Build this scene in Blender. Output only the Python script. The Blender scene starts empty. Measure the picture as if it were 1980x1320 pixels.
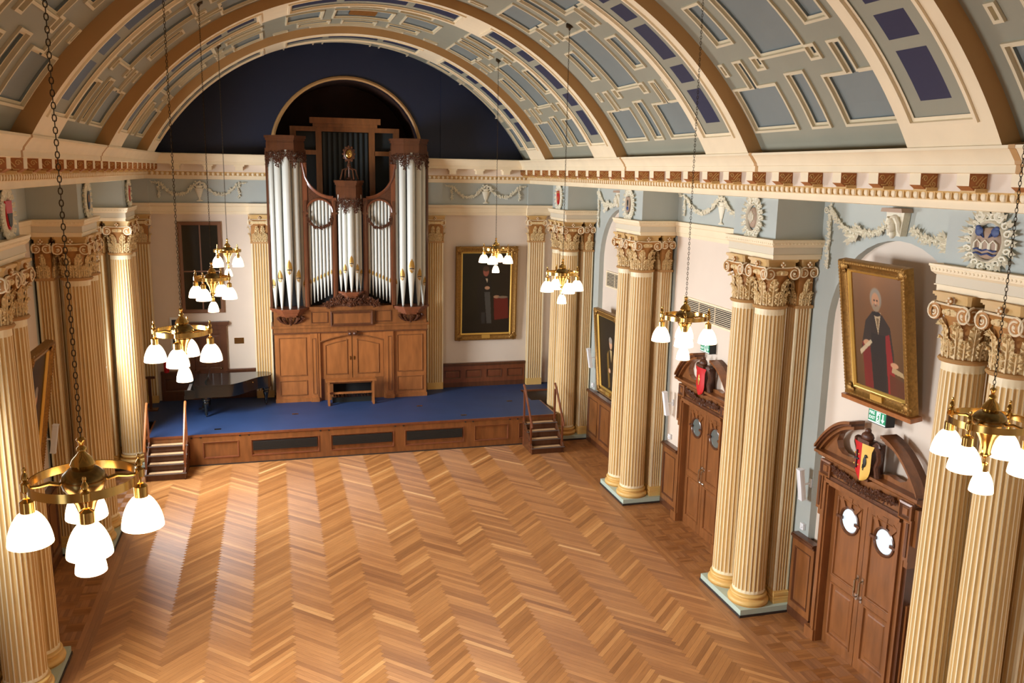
import bpy, bmesh, math, random
from mathutils import Vector, Matrix
random.seed(7)
PI=math.pi
S=bpy.context.scene
COL=S.collection
# ------------------------------------------------------------------ camera
def look(yaw,pitch,roll):
    cy,sy=math.cos(yaw),math.sin(yaw); cp,sp=math.cos(pitch),math.sin(pitch)
    f=Vector((sy*cp,cy*cp,-sp)); r=Vector((cy,-sy,0)); d=f.cross(r)
    cr,sr=math.cos(roll),math.sin(roll)
    r2=r*cr+d*sr; d2=-r*sr+d*cr
    return Matrix((r2,-d2,-f)).transposed()
cam=bpy.data.cameras.new('camera'); camo=bpy.data.objects.new('camera',cam); COL.objects.link(camo)
camo.matrix_world=Matrix.Translation((-2.3252,0,8.154))@look(.2699,.1933,-.0177).to_4x4()
cam.sensor_width=36; cam.lens=1667.64/1980*36; cam.clip_start=.05; cam.clip_end=200
S.camera=camo
# ------------------------------------------------------------------ view, world, daylight
S.view_settings.view_transform='Standard'; S.view_settings.look='None'; S.view_settings.gamma=1
S.view_settings.use_curve_mapping=False
S.view_settings.exposure=0.17
W=bpy.data.worlds.new('world'); S.world=W; W.use_nodes=True
W.node_tree.nodes['Background'].inputs[0].default_value=(.75,.87,1,1)
W.node_tree.nodes['Background'].inputs[1].default_value=1.0
def area(name,loc,rot,sx,sy,power,col):
    l=bpy.data.lights.new(name,'AREA'); l.shape='RECTANGLE'; l.size=sx; l.size_y=sy; l.energy=power; l.color=col
    o=bpy.data.objects.new(name,l); o.location=loc; o.rotation_euler=rot; COL.objects.link(o); return o
DAY=(.90,.95,1.0)
for i,(y,p,spr,tl) in enumerate([(22.47,1250,150,10),(11.33,1050,130,22),(.3,260,130,22)]):
    area('window_daylight',(-6.93,y,4.5),(0,-PI/2+math.radians(tl),0),4.6,2.4,p,DAY).data.spread=math.radians(spr)
area('rear_fill_light',(-1.0,-5.7,6.2),(PI/2,0,0),9,5.2,15,(1.0,.9,.78))  # added weak warm fill from behind the viewer; the rear wall has no window
# ------------------------------------------------------------------ materials
MATS={}
def srgb(c):
    return tuple(((x/255)/12.92 if x/255<=.04045 else (((x/255)+.055)/1.055)**2.4) for x in c)
def mat(name,rgb,rough=.5,metal=0,noise=0,nscale=4,bump=0,bscale=40,spec=.5,stretch=None,emit=None,estr=0,coat=0):
    if name in MATS: return MATS[name]
    m=bpy.data.materials.new(name); m.use_nodes=True; nt=m.node_tree; b=nt.nodes['Principled BSDF']
    c=srgb(rgb); b.inputs['Base Color'].default_value=(*c,1); b.inputs['Roughness'].default_value=rough
    b.inputs['Metallic'].default_value=metal; b.inputs['Specular IOR Level'].default_value=spec
    if coat: b.inputs['Coat Weight'].default_value=coat; b.inputs['Coat Roughness'].default_value=.12
    if emit: b.inputs['Emission Color'].default_value=(*emit,1); b.inputs['Emission Strength'].default_value=estr
    if noise or bump:
        tc=nt.nodes.new('ShaderNodeTexCoord'); mp=nt.nodes.new('ShaderNodeMapping'); nt.links.new(tc.outputs['Object'],mp.inputs[0])
        if stretch: mp.inputs['Scale'].default_value=stretch
    if noise:
        n=nt.nodes.new('ShaderNodeTexNoise'); n.inputs['Scale'].default_value=nscale; n.inputs['Detail'].default_value=5
        nt.links.new(mp.outputs[0],n.inputs['Vector'])
        r=nt.nodes.new('ShaderNodeValToRGB'); r.color_ramp.elements[0].position=.3; r.color_ramp.elements[1].position=.7
        r.color_ramp.elements[0].color=(*[x*(1-noise) for x in c],1); r.color_ramp.elements[1].color=(*[min(1,x*(1+noise)) for x in c],1)
        nt.links.new(n.outputs[0],r.inputs[0]); nt.links.new(r.outputs[0],b.inputs['Base Color'])
    if bump:
        n2=nt.nodes.new('ShaderNodeTexNoise'); n2.inputs['Scale'].default_value=bscale; n2.inputs['Detail'].default_value=3
        nt.links.new(mp.outputs[0],n2.inputs['Vector'])
        bp=nt.nodes.new('ShaderNodeBump'); bp.inputs['Strength'].default_value=bump; bp.inputs['Distance'].default_value=.01
        nt.links.new(n2.outputs[0],bp.inputs['Height']); nt.links.new(bp.outputs[0],b.inputs['Normal'])
    MATS[name]=m; return m
cream=mat('cream_paint',(238,220,186),.55,noise=.04,nscale=2)
creamc=mat('column_cream_paint',(240,224,186),.45,noise=.05,nscale=2)
ochre=mat('ochre_paint',(206,168,106),.5,noise=.06,nscale=3)
leafp=mat('acanthus_cream_ochre',(226,198,146),.5,noise=.2,nscale=22)
ochred=mat('deep_ochre_paint',(176,122,62),.55,noise=.12,nscale=9)
brownp=mat('brown_ochre_paint',(168,106,54),.6,noise=.1,nscale=12)
tan=mat('tan_paint',(186,142,88),.6,noise=.05,nscale=2)
buff=mat('buff_base_paint',(226,184,110),.4,noise=.05,nscale=5)
winf=mat('brown_window_frame',(128,88,60),.5)
pink=mat('pale_pink_paint',(224,208,190),.6,noise=.025,nscale=1.2)
blue=mat('duck_egg_blue_paint',(176,182,176),.6,noise=.03,nscale=1.5)
cblue=mat('ceiling_panel_blue',(124,132,130),.45,noise=.06,nscale=.8)
cgrey=mat('ceiling_stone_grey',(148,146,128),.55,noise=.05,nscale=1)
navy=mat('navy_paint',(24,32,56),.5,noise=.05,nscale=1)
navyd=mat('navy_panel',(30,42,74),.4)
plaster=mat('white_plaster_relief',(228,222,200),.6,noise=.06,nscale=30)
green=mat('pale_green_plinth_paint',(184,200,184),.4)
plinthd=mat('black_skirting',(52,44,40),.5)
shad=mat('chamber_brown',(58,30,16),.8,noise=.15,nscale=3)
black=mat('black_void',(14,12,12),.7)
wood=mat('oak_varnish',(130,80,42),.32,noise=.22,nscale=3.5,stretch=(2.4,2.4,.45),bump=.04,coat=.25)
woodl=mat('light_oak_varnish',(156,96,50),.32,noise=.2,nscale=3,stretch=(2.5,2.5,.5),bump=.04,coat=.25)
woodd=mat('dark_oak_varnish',(92,54,32),.32,noise=.2,nscale=4,stretch=(2.4,2.4,.45),coat=.25)
woodc=mat('carved_dark_oak',(84,48,28),.4,noise=.3,nscale=20,bump=.3,bscale=60)
mahog=mat('mahogany_stain',(118,66,40),.3,noise=.16,nscale=4,stretch=(2.4,2.4,.45),coat=.3)
brass=mat('polished_brass',(204,168,98),.17,1.0)
brassd=mat('aged_brass',(140,118,74),.24,1.0)
iron=mat('dark_chain_iron',(70,56,38),.45,.8)
gold=mat('gilt_frame',(150,112,56),.42,.7,noise=.25,nscale=25,bump=.4,bscale=70)
goldl=mat('bright_gilt',(226,188,100),.3,.7)
pipem=mat('pipe_tin_grey',(206,206,196),.4,0)
pipeg=mat('pipe_gold_mouth',(176,136,66),.4,.6)
carpet=mat('blue_stage_floor',(36,58,98),.55,noise=.08,nscale=1.5)
ebony=mat('black_piano_lacquer',(20,22,20),.16,coat=.6)
glassw=mat('daylit_round_window_glass',(206,222,230),.08,spec=.8,emit=(.75,.9,1),estr=.25)  # daylight behind the panes is put into the pale colour and faint glow
glassd=mat('dark_pane_glass',(34,32,24),.1,spec=.6)
chrome=mat('polished_steel',(200,200,196),.15,1.0)
white=mat('white_plastic',(236,238,240),.4)
gridk=mat('vent_black',(26,22,20),.7)
signg=mat('sign_green',(14,128,84),.4,emit=(.01,.22,.11),estr=.35)
signw=mat('sign_white',(232,246,238),.4,emit=(.75,.9,.82),estr=.35)
signb=mat('sign_case_black',(24,28,28),.5)
redp=mat('shield_red',(196,28,32),.4)
yelp=mat('shield_yellow',(232,188,92),.4)
blk=mat('charge_black',(36,38,34),.5)
bluep=mat('lion_blue',(52,72,120),.5)
stone=mat('shield_stone',(168,142,120),.6)
treadm=mat('stair_tread_mat',(196,160,118),.7)
steel=mat('nosing_strip',(140,144,150),.35,.7)
def glow(name,c,s):
    m=bpy.data.materials.new(name); m.use_nodes=True; nt=m.node_tree; b=nt.nodes['Principled BSDF']
    b.inputs['Base Color'].default_value=(.9,.88,.82,1); b.inputs['Roughness'].default_value=.25
    b.inputs['Emission Color'].default_value=(*c,1); b.inputs['Emission Strength'].default_value=s
    MATS[name]=m; return m
shade_m=glow('lit_opal_glass',(1,.68,.40),6.0)
paintm=bpy.data.materials.new('oil_paint'); paintm.use_nodes=True
_n=paintm.node_tree; _a=_n.nodes.new('ShaderNodeAttribute'); _a.attribute_name='Col'
_n.links.new(_a.outputs['Color'],_n.nodes['Principled BSDF'].inputs['Base Color']); _n.nodes['Principled BSDF'].inputs['Roughness'].default_value=.35
def floor_mat():
    m=bpy.data.materials.new('herringbone_oak'); m.use_nodes=True; nt=m.node_tree; b=nt.nodes['Principled BSDF']; L=nt.links.new
    at=nt.nodes.new('ShaderNodeAttribute'); at.attribute_name='rnd'
    uv=nt.nodes.new('ShaderNodeUVMap'); uv.uv_map='UVMap'
    mp=nt.nodes.new('ShaderNodeMapping'); mp.inputs['Scale'].default_value=(1.2,22,1); L(uv.outputs[0],mp.inputs[0])
    n=nt.nodes.new('ShaderNodeTexNoise'); n.inputs['Scale'].default_value=2.2; n.inputs['Detail'].default_value=6; L(mp.outputs[0],n.inputs['Vector'])
    r=nt.nodes.new('ShaderNodeValToRGB'); e=r.color_ramp.elements
    e[0].position=0; e[0].color=(*srgb((150,98,54)),1); e[1].position=1; e[1].color=(*srgb((238,190,130)),1)
    for p,c in ((.25,(172,116,66)),(.75,(200,140,82)),(.92,(220,164,102))):
        x=r.color_ramp.elements.new(p); x.color=(*srgb(c),1)
    L(at.outputs['Fac'],r.inputs[0])
    mx=nt.nodes.new('ShaderNodeMix'); mx.data_type='RGBA'; mx.blend_type='MULTIPLY'; mx.inputs['Factor'].default_value=.45
    g=nt.nodes.new('ShaderNodeValToRGB'); g.color_ramp.elements[0].position=.25; g.color_ramp.elements[0].color=(.52,.45,.4,1); g.color_ramp.elements[1].position=.62; g.color_ramp.elements[1].color=(1,1,1,1)
    L(n.outputs[0],g.inputs[0]); L(r.outputs[0],mx.inputs['A']); L(g.outputs[0],mx.inputs['B'])
    tcg=nt.nodes.new('ShaderNodeTexCoord'); n3=nt.nodes.new('ShaderNodeTexNoise'); n3.inputs['Scale'].default_value=.5; n3.inputs['Detail'].default_value=3
    L(tcg.outputs['Object'],n3.inputs['Vector'])
    g3=nt.nodes.new('ShaderNodeValToRGB'); g3.color_ramp.elements[0].position=.3; g3.color_ramp.elements[0].color=(.86,.80,.74,1); g3.color_ramp.elements[1].position=.65; g3.color_ramp.elements[1].color=(1,1,1,1)
    L(n3.outputs[0],g3.inputs[0])
    m2=nt.nodes.new('ShaderNodeMix'); m2.data_type='RGBA'; m2.blend_type='MULTIPLY'; m2.inputs['Factor'].default_value=1
    L(mx.outputs['Result'],m2.inputs['A']); L(g3.outputs[0],m2.inputs['B'])
    L(m2.outputs['Result'],b.inputs['Base Color'])
    b.inputs['Roughness'].default_value=.42; b.inputs['Specular IOR Level'].default_value=.75
    b.inputs['Anisotropic'].default_value=.85; b.inputs['Anisotropic Rotation'].default_value=.25
    tg=nt.nodes.new('ShaderNodeTangent'); tg.direction_type='UV_MAP'; tg.uv_map='UVMap'; L(tg.outputs[0],b.inputs['Tangent'])
    bp=nt.nodes.new('ShaderNodeBump'); bp.inputs['Strength'].default_value=.06; bp.inputs['Distance'].default_value=.004
    L(n.outputs[0],bp.inputs['Height']); L(bp.outputs[0],b.inputs['Normal'])
    return m
floorm=floor_mat()
# ------------------------------------------------------------------ mesh builder
class MB:
    def __init__(s): s.v=[]; s.f=[]; s.m=[]
    def poly(s,pts,mi=0):
        b=len(s.v); s.v+= [tuple(p) for p in pts]; s.f.append(tuple(range(b,b+len(pts)))); s.m.append(mi)
    def mesh(s,vs,fs,mi=0):
        b=len(s.v); s.v+=[tuple(p) for p in vs]
        for i,f in enumerate(fs): s.f.append(tuple(b+j for j in f)); s.m.append(mi[i] if isinstance(mi,list) else mi)
    def box(s,x0,x1,y0,y1,z0,z1,mi=0):
        s.nb=getattr(s,'nb',0)+1; e=.00012*(s.nb%7); x0-=e; x1+=e; y0-=e; y1+=e; z0-=e; z1+=e   # no two boxes share a face plane
        vs=[(x,y,z) for z in(z0,z1) for y in(y0,y1) for x in(x0,x1)]
        s.mesh(vs,[(0,2,3,1),(4,5,7,6),(0,1,5,4),(2,6,7,3),(0,4,6,2),(1,3,7,5)],mi)
    def prism(s,poly,ax,a0,a1,mi=0,caps=True):
        # poly in the two other axes (x:(y,z) y:(x,z) z:(x,y))
        def P(p,a): return {'x':(a,p[0],p[1]),'y':(p[0],a,p[1]),'z':(p[0],p[1],a)}[ax]
        n=len(poly); vs=[P(p,a0) for p in poly]+[P(p,a1) for p in poly]
        fs=[(i,(i+1)%n,n+(i+1)%n,n+i) for i in range(n)]
        mm=list(mi) if isinstance(mi,(list,tuple)) else [mi]*n
        if caps:
            fs+= [tuple(range(n-1,-1,-1)),tuple(range(n,2*n))]; mm+= [mm[0],mm[0]]
        s.mesh(vs,fs,mm)
    def lathe(s,c,prof,n=16,mi=0,a0=0,a1=2*PI,sx=1,sy=1):
        full=abs(a1-a0-2*PI)<1e-6; k=n if full else n+1
        vs=[]; fs=[]; mm=[]
        for r,z in prof:
            for i in range(k):
                a=a0+(a1-a0)*i/n; vs.append((c[0]+r*sx*math.cos(a),c[1]+r*sy*math.sin(a),c[2]+z))
        for j in range(len(prof)-1):
            for i in range(n):
                i2=(i+1)%k; fs.append((j*k+i,j*k+i2,(j+1)*k+i2,(j+1)*k+i)); mm.append(mi[j] if isinstance(mi,(list,tuple)) else mi)
        s.mesh(vs,fs,mm)
    def tube(s,path,r,n=6,mi=0,closed=False):
        P=[Vector(p) for p in path]; N=len(P); vs=[]; fs=[]
        up=Vector((0,0,1)); rs=r if isinstance(r,(list,tuple)) else [r]*N
        prev=None
        for i in range(N):
            if closed: t=P[(i+1)%N]-P[i-1]
            else: t=P[min(i+1,N-1)]-P[max(i-1,0)]
            t.normalize()
            if prev is None:
                a=up if abs(t.dot(up))<.9 else Vector((1,0,0)); u=t.cross(a).normalized()
            else:
                u=(prev-t*prev.dot(t)); u=u.normalized() if u.length>1e-6 else t.cross(Vector((1,0,0))).normalized()
            prev=u; w=t.cross(u)
            for k in range(n):
                a=2*PI*k/n; vs.append(P[i]+(u*math.cos(a)+w*math.sin(a))*rs[i])
        M=N if closed else N-1
        for i in range(M):
            j=(i+1)%N
            for k in range(n): k2=(k+1)%n; fs.append((i*n+k,i*n+k2,j*n+k2,j*n+k))
        if not closed: fs+=[tuple(range(n-1,-1,-1)),tuple((N-1)*n+k for k in range(n))]
        s.mesh(vs,fs,mi)
    def ball(s,c,r,n=8,m=5,mi=0,sc=(1,1,1)):
        prof=[(math.sin(PI*j/m)*r,-math.cos(PI*j/m)*r) for j in range(m+1)]
        b=len(s.v); s.lathe((0,0,0),prof,n,mi)
        for i in range(b,len(s.v)):
            x,y,z=s.v[i]; s.v[i]=(c[0]+x*sc[0],c[1]+y*sc[1],c[2]+z*sc[2])
    def ring(s,poly,prof,fr,mi=0,fill=None):
        # poly CCW in local (u,v); prof: list of (inset,height); fr=(P0,U,V,N)
        P0,U,V,N=[Vector(a) for a in fr]; n=len(poly); loops=[]
        for d,h in prof:
            q=inset(poly,d); loops.append([P0+U*a+V*b+N*h for a,b in q])
        vs=[p for l in loops for p in l]; fs=[]; mm=[]
        for j in range(len(loops)-1):
            for i in range(n):
                i2=(i+1)%n; fs.append((j*n+i,j*n+i2,(j+1)*n+i2,(j+1)*n+i)); mm.append(mi[j] if isinstance(mi,(list,tuple)) else mi)
        if fill is not None: fs.append(tuple((len(loops)-1)*n+i for i in range(n))); mm.append(fill)
        s.mesh(vs,fs,mm)
    def xf(s,start,fn):
        for i in range(start,len(s.v)): s.v[i]=tuple(fn(Vector(s.v[i])))
    def build(s,name,mats,parent=None,smooth=40,kind=None,loc=None,merge=True):
        me=bpy.data.meshes.new(name); me.from_pydata(s.v,[],s.f)
        if not isinstance(mats,(list,tuple)): mats=[mats]
        for m in mats: me.materials.append(m)
        me.polygons.foreach_set('material_index',s.m)
        if merge:
            bm=bmesh.new(); bm.from_mesh(me); bmesh.ops.remove_doubles(bm,verts=bm.verts,dist=2e-5)
            bmesh.ops.recalc_face_normals(bm,faces=bm.faces); bm.to_mesh(me); bm.free()
        if smooth:
            me.polygons.foreach_set('use_smooth',[True]*len(me.polygons)); me.set_sharp_from_angle(angle=math.radians(smooth))
        me.update()
        o=bpy.data.objects.new(name,me); COL.objects.link(o)
        if parent: o.parent=parent
        if kind: o['kind']=kind
        if loc: o.location=loc
        return o
def inset(poly,d):
    if d==0: return list(poly)
    n=len(poly); out=[]
    for i in range(n):
        p0,p1,p2=Vector(poly[i-1]),Vector(poly[i]),Vector(poly[(i+1)%n])
        e1=(p1-p0).normalized(); e2=(p2-p1).normalized()
        n1=Vector((-e1.y,e1.x)); n2=Vector((-e2.y,e2.x)); k=1+n1.dot(n2)
        q=p1+(n1+n2)*(d/max(k,.2)); out.append((q.x,q.y))
    return out
def rect(x0,x1,z0,z1): return [(x0,z0),(x1,z0),(x1,z1),(x0,z1)]
def fz(y=0,sx=-1): return ((0,y,0),(1,0,0),(0,0,1),(0,sx,0))   # frame on a local xz plane facing -y
def thing(name,label,cat,loc=(0,0,0),rot=(0,0,0),group=None,kind=None):
    o=bpy.data.objects.new(name,None); COL.objects.link(o); o.location=loc; o.rotation_euler=rot; o.empty_display_size=.2
    o['label']=label; o['category']=cat
    if group: o['group']=group
    if kind: o['kind']=kind
    return o
def tag(o,label,cat,group=None):
    o['label']=label; o['category']=cat
    if group: o['group']=group
    return o
def kids(o): return [c for c in COL.objects if c.parent==o]
def copy_tree(o,parent=None):
    c=o.copy(); COL.objects.link(c); c.parent=parent
    for k in kids(o): copy_tree(k,c)
    return c
def place(o,loc,rot,label,group=None):
    o.location=loc; o.rotation_euler=rot; o['label']=label
    if group: o['group']=group
    return o
ROT={'R':(0,0,-PI/2),'L':(0,0,PI/2),'B':(0,0,0)}
# ------------------------------------------------------------------ key dimensions
PA,PB,PC,PD=25.18,19.76,14.04,8.62
Y0,YB=-6.0,28.3
ZF,ZK=7.79,8.54      # underside and top of the cornice
# ------------------------------------------------------------------ floor
def clip(poly,x0,x1,y0,y1):
    for ax,v,sg in ((0,x0,1),(0,x1,-1),(1,y0,1),(1,y1,-1)):
        out=[]
        for i in range(len(poly)):
            a,b=poly[i-1],poly[i]; da=(a[ax]-v)*sg; db=(b[ax]-v)*sg
            if (da>=0)!=(db>=0):
                t=da/(da-db); out.append(tuple(a[k]+(b[k]-a[k])*t for k in range(len(a))))
            if db>=0: out.append(b)
        poly=out
        if len(poly)<3: return []
    return poly
def floor():
    V=[];F=[];UV=[];RN=[]
    def board(poly,o,d,rn):
        b=len(V)
        for p in poly:
            V.append((p[0],p[1],0)); q=(p[0]-o[0],p[1]-o[1]); UV.append((q[0]*d[0]+q[1]*d[1]+rn*37,-q[0]*d[1]+q[1]*d[0]+rn*11))
        F.append(tuple(range(b,b+len(poly)))); RN.append(rn)
    w=.725*math.sqrt(2)/11; n=11; r2=math.sqrt(.5); g=.0012
    X0=-2.92-1.45*3
    for r in range(-70,330):
        for m in range(-14,16):
            for kind in (0,1):
                if kind==0: a0,a1,b0,b1=r+2*n*m,r+2*n*m+n,r,r+1
                else: a0,a1,b0,b1=r+n+2*n*m,r+n+2*n*m+1,r-n+1,r+1
                cs=[((a*w+sa*g),(b*w+sb*g)) for a,b,sa,sb in ((a0,b0,1,1),(a1,b0,-1,1),(a1,b1,-1,-1),(a0,b1,1,-1))]
                P=[((a-b)*r2+X0,(a+b)*r2-4) for a,b in cs]
                if max(p[0] for p in P)<-5.6 or min(p[0] for p in P)>5.6 or max(p[1] for p in P)<-6 or min(p[1] for p in P)>24.3: continue
                P=clip(P,-5.6,5.6,-6,24.32)
                if P: board(P,P[0],(r2,r2) if kind==0 else (-r2,r2),random.betavariate(2.2,2.4))
    for s in (-1,1):                                  # straight border boards along the plinths
        for k in range(3):
            xa,xb=sorted((s*(5.6+k*.09),s*(5.6+k*.09+.088))); y=-6.0
            while y<24.3:
                l=random.uniform(1.2,2.2); y2=min(y+l,24.32)
                board([(xa,y),(xb,y),(xb,y2-.002),(xa,y2-.002)],(xa,y),(0,1),random.uniform(.1,.5)); y=y2
        # basket blocks between the piers
        xs=5.87
        while xs<6.98:
            y=-6.0; 
            while y<28.2:
                bl=.3; odd=(round((xs-5.87)/.3)+round((y+6)/.3))%2
                for k in range(4):
                    if odd: q=[(xs+k*.075,y),(xs+k*.075+.073,y),(xs+k*.075+.073,y+bl-.002),(xs+k*.075,y+bl-.002)]
                    else: q=[(xs,y+k*.075),(xs+bl-.002,y+k*.075),(xs+bl-.002,y+k*.075+.073),(xs,y+k*.075+.073)]
                    q=[(s*a,b) for a,b in q]
                    if s<0: q=q[::-1]
                    q=clip(q,-7.1,7.1,-6,28.3)
                    if q: board(q,q[0],(0,1) if odd else (1,0),random.uniform(0,.45))
                y+=bl
            xs+=.3
    me=bpy.data.meshes.new('floor'); me.from_pydata(V,[],F); me.materials.append(floorm)
    u=me.uv_layers.new(name='UVMap')
    for i,l in enumerate(me.loops): u.data[i].uv=UV[l.vertex_index]
    a=me.attributes.new('rnd','FLOAT','FACE'); a.data.foreach_set('value',RN)
    o=bpy.data.objects.new('floor',me); COL.objects.link(o); o['kind']='structure'
    m=MB(); m.box(-7.3,7.3,Y0-.1,YB+2.2,-.2,-.004); m.build('floor',woodd,kind='structure',smooth=0)
floor()
# ------------------------------------------------------------------ walls
ARCH=[(PA+PB)/2,(PC+PD)/2,.3]
def arch_slab(m,yc,y0,y1,z0,z1,xa,xb,hw,zs,mi=0,n=20):
    # slab between xa (hall face) and xb with an arched hole; y along the wall
    arc=[(yc+hw*math.cos(PI*i/n),zs+hw*math.sin(PI*i/n)) for i in range(n+1)]      # from +hw to -hw
    m.box(min(xa,xb),max(xa,xb),yc+hw,y1,z0,zs,mi); m.box(min(xa,xb),max(xa,xb),y0,yc-hw,z0,zs,mi)
    for i in range(n):
        a,b=arc[i],arc[i+1]
        for x in (xa,xb): m.poly([(x,a[0],a[1]),(x,b[0],b[1]),(x,b[0],z1),(x,a[0],z1)],mi)
        m.poly([(xa,a[0],a[1]),(xb,a[0],a[1]),(xb,b[0],b[1]),(xa,b[0],b[1])],mi)
    for x in (xa,xb):
        m.poly([(x,yc+hw,zs),(x,y1,zs),(x,y1,z1),(x,yc+hw,z1)],mi); m.poly([(x,y0,zs),(x,yc-hw,zs),(x,yc-hw,z1),(x,y0,z1)],mi)
def walls():
    m=MB(); m.box(7.14,7.3,Y0,YB+.2,0,8.6)
    m.build('wall_right',pink,kind='structure',smooth=0)
    m=MB()                                             # left wall with three window openings
    edges=[Y0]
    for yc in sorted(ARCH): edges+=[yc-1.3,yc+1.3]
    edges.append(YB+.2)
    for i in range(0,len(edges),2): m.box(-7.3,-7.14,edges[i],edges[i+1],0,8.6)
    for yc in ARCH: m.box(-7.3,-7.14,yc-1.3,yc+1.3,0,1.9); m.box(-7.3,-7.14,yc-1.3,yc+1.3,7.0,8.6)
    m.build('wall_left',pink,kind='structure',smooth=0)
    for s in (-1,1):
        m=MB()
        for yc in ARCH: arch_slab(m,yc,yc-1.925,yc+1.925,1.6,ZF+.1,s*7.0,s*7.14,1.62,5.6)
        m.build('wall_'+('left' if s<0 else 'right')+'_arches',blue,kind='structure',smooth=30)
        m=MB()
        for y0,y1 in ((PC+.79,PB-.79),(3.9,PD-.79),(PA+.79,YB)):
            m.box(*sorted((s*7.0,s*7.14)),y0,y1,0,6.8,0); m.box(*sorted((s*7.0,s*7.14)),y0,y1,6.8,ZF+.1,1)
            pr=[(7.0,6.74),(6.955,6.74),(6.955,6.82),(6.94,6.83),(6.94,6.97),(6.915,6.99),(6.9,7.06),(6.9,7.08),(7.0,7.08)]
            m.prism([(s*a,b) for a,b in pr],'y',y0,y1,2)
        m.build('wall_'+('left' if s<0 else 'right')+'_bays',[pink,blue,cream],kind='structure',smooth=0)
    for s in (-1,1):
        m=MB()
        for yp in (PA,PB,PC,PD): m.box(*sorted((s*7.01,s*7.14)),yp-.792,yp+.792,0,ZF+.1)
        m.build('wall_'+('left' if s<0 else 'right')+'_piers',blue,kind='structure',smooth=0)
    # end wall behind the viewer
    m=MB(); m.box(-7.3,7.3,Y0-.2,Y0,0,12.5); m.build('wall_rear',pink,kind='structure',smooth=0)
    # organ end wall with the tall organ opening
    m=MB()
    for s in (-1,1): m.box(*sorted((s*2.3,s*7.3)),YB,YB+.2,0,8.56,0)
    m.build('wall_front',pink,kind='structure',smooth=0)
    # navy lunette
    m=MB(); n=32; yc=28.15; R=2.27; zc=8.62
    A=[(R*math.cos(PI*i/n),zc+R*math.sin(PI*i/n)) for i in range(n+1)]
    def edge(a):
        d=Vector((math.cos(a),math.sin(a))); t=9.0
        return (max(-7.2,min(7.2,d.x*t)),zc+min(4.0,d.y*t) if abs(d.x*t)<=7.2 else zc+d.y*7.2/abs(d.x) if abs(d.y*7.2/abs(d.x))<4 else zc+4.0)
    O=[edge(PI*i/n) for i in range(n+1)]
    for i in range(n): 
        m.poly([(A[i][0],yc,A[i][1]),(O[i][0],yc,O[i][1]),(O[i+1][0],yc,O[i+1][1]),(A[i+1][0],yc,A[i+1][1])])
        m.poly([(A[i][0],yc,A[i][1]),(A[i+1][0],yc,A[i+1][1]),(A[i+1][0],yc+.3,A[i+1][1]),(A[i][0],yc+.3,A[i][1])])
    for s in (-1,1): m.poly([(s*R,yc,8.3),(s*7.2,yc,8.3),(s*7.2,yc,zc),(s*R,yc,zc)])
    m.box(2.95,7.0,yc-.03,yc,8.4,11.6)
    m.build('wall_front_lunette',navy,kind='structure',smooth=0)
    # arch moulding round the organ opening
    m=MB()
    for i in range(n):
        a,b=PI*i/n,PI*(i+1)/n
        prof=[(2.27,0),(2.26,-.06),(2.31,-.09),(2.36,-.06),(2.38,0)]
        for j in range(4):
            q=[]
            for ang,(r,y) in ((a,prof[j]),(a,prof[j+1]),(b,prof[j+1]),(b,prof[j])): q.append((r*math.cos(ang),yc+y,zc+r*math.sin(ang)))
            m.poly(q)
    m.build('trim_1',tan,kind='structure')
    # chamber behind the organ
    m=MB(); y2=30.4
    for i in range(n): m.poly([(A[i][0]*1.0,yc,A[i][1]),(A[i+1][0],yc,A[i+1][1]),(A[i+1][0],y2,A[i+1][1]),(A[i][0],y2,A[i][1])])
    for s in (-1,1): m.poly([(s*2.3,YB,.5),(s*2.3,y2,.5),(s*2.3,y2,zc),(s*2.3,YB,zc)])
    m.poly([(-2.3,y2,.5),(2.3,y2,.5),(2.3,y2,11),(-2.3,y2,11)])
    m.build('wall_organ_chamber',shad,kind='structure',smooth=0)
    # entablature and frieze on the organ end wall
    for s in (-1,1):
        m=MB()
        pr=[(28.3,6.74),(28.2,6.74),(28.2,6.82),(28.18,6.83),(28.18,6.97),(28.14,7.0),(28.11,7.06),(28.11,7.08),(28.3,7.08)]
        m.prism(pr,'x',*sorted((s*2.36,s*7.0)),2)
        pr2=[(a-.08 if a<28.3 else a,b) for a,b in pr]
        m.prism(pr2,'x',*sorted((s*2.38,s*3.06)),2); m.prism(pr2,'x',*sorted((s*5.9,s*6.9)),2)
        m.box(*sorted((s*2.36,s*7.0)),28.2,28.3,7.08,ZF+.05,1)
        m.box(*sorted((s*2.38,s*3.03)),28.15,28.2,7.08,ZF+.02,1); m.box(*sorted((s*5.93,s*6.9)),28.15,28.2,7.08,ZF+.02,1)
        m.build('trim_2',[pink,blue,cream],kind='structure',smooth=0)
walls()
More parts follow.
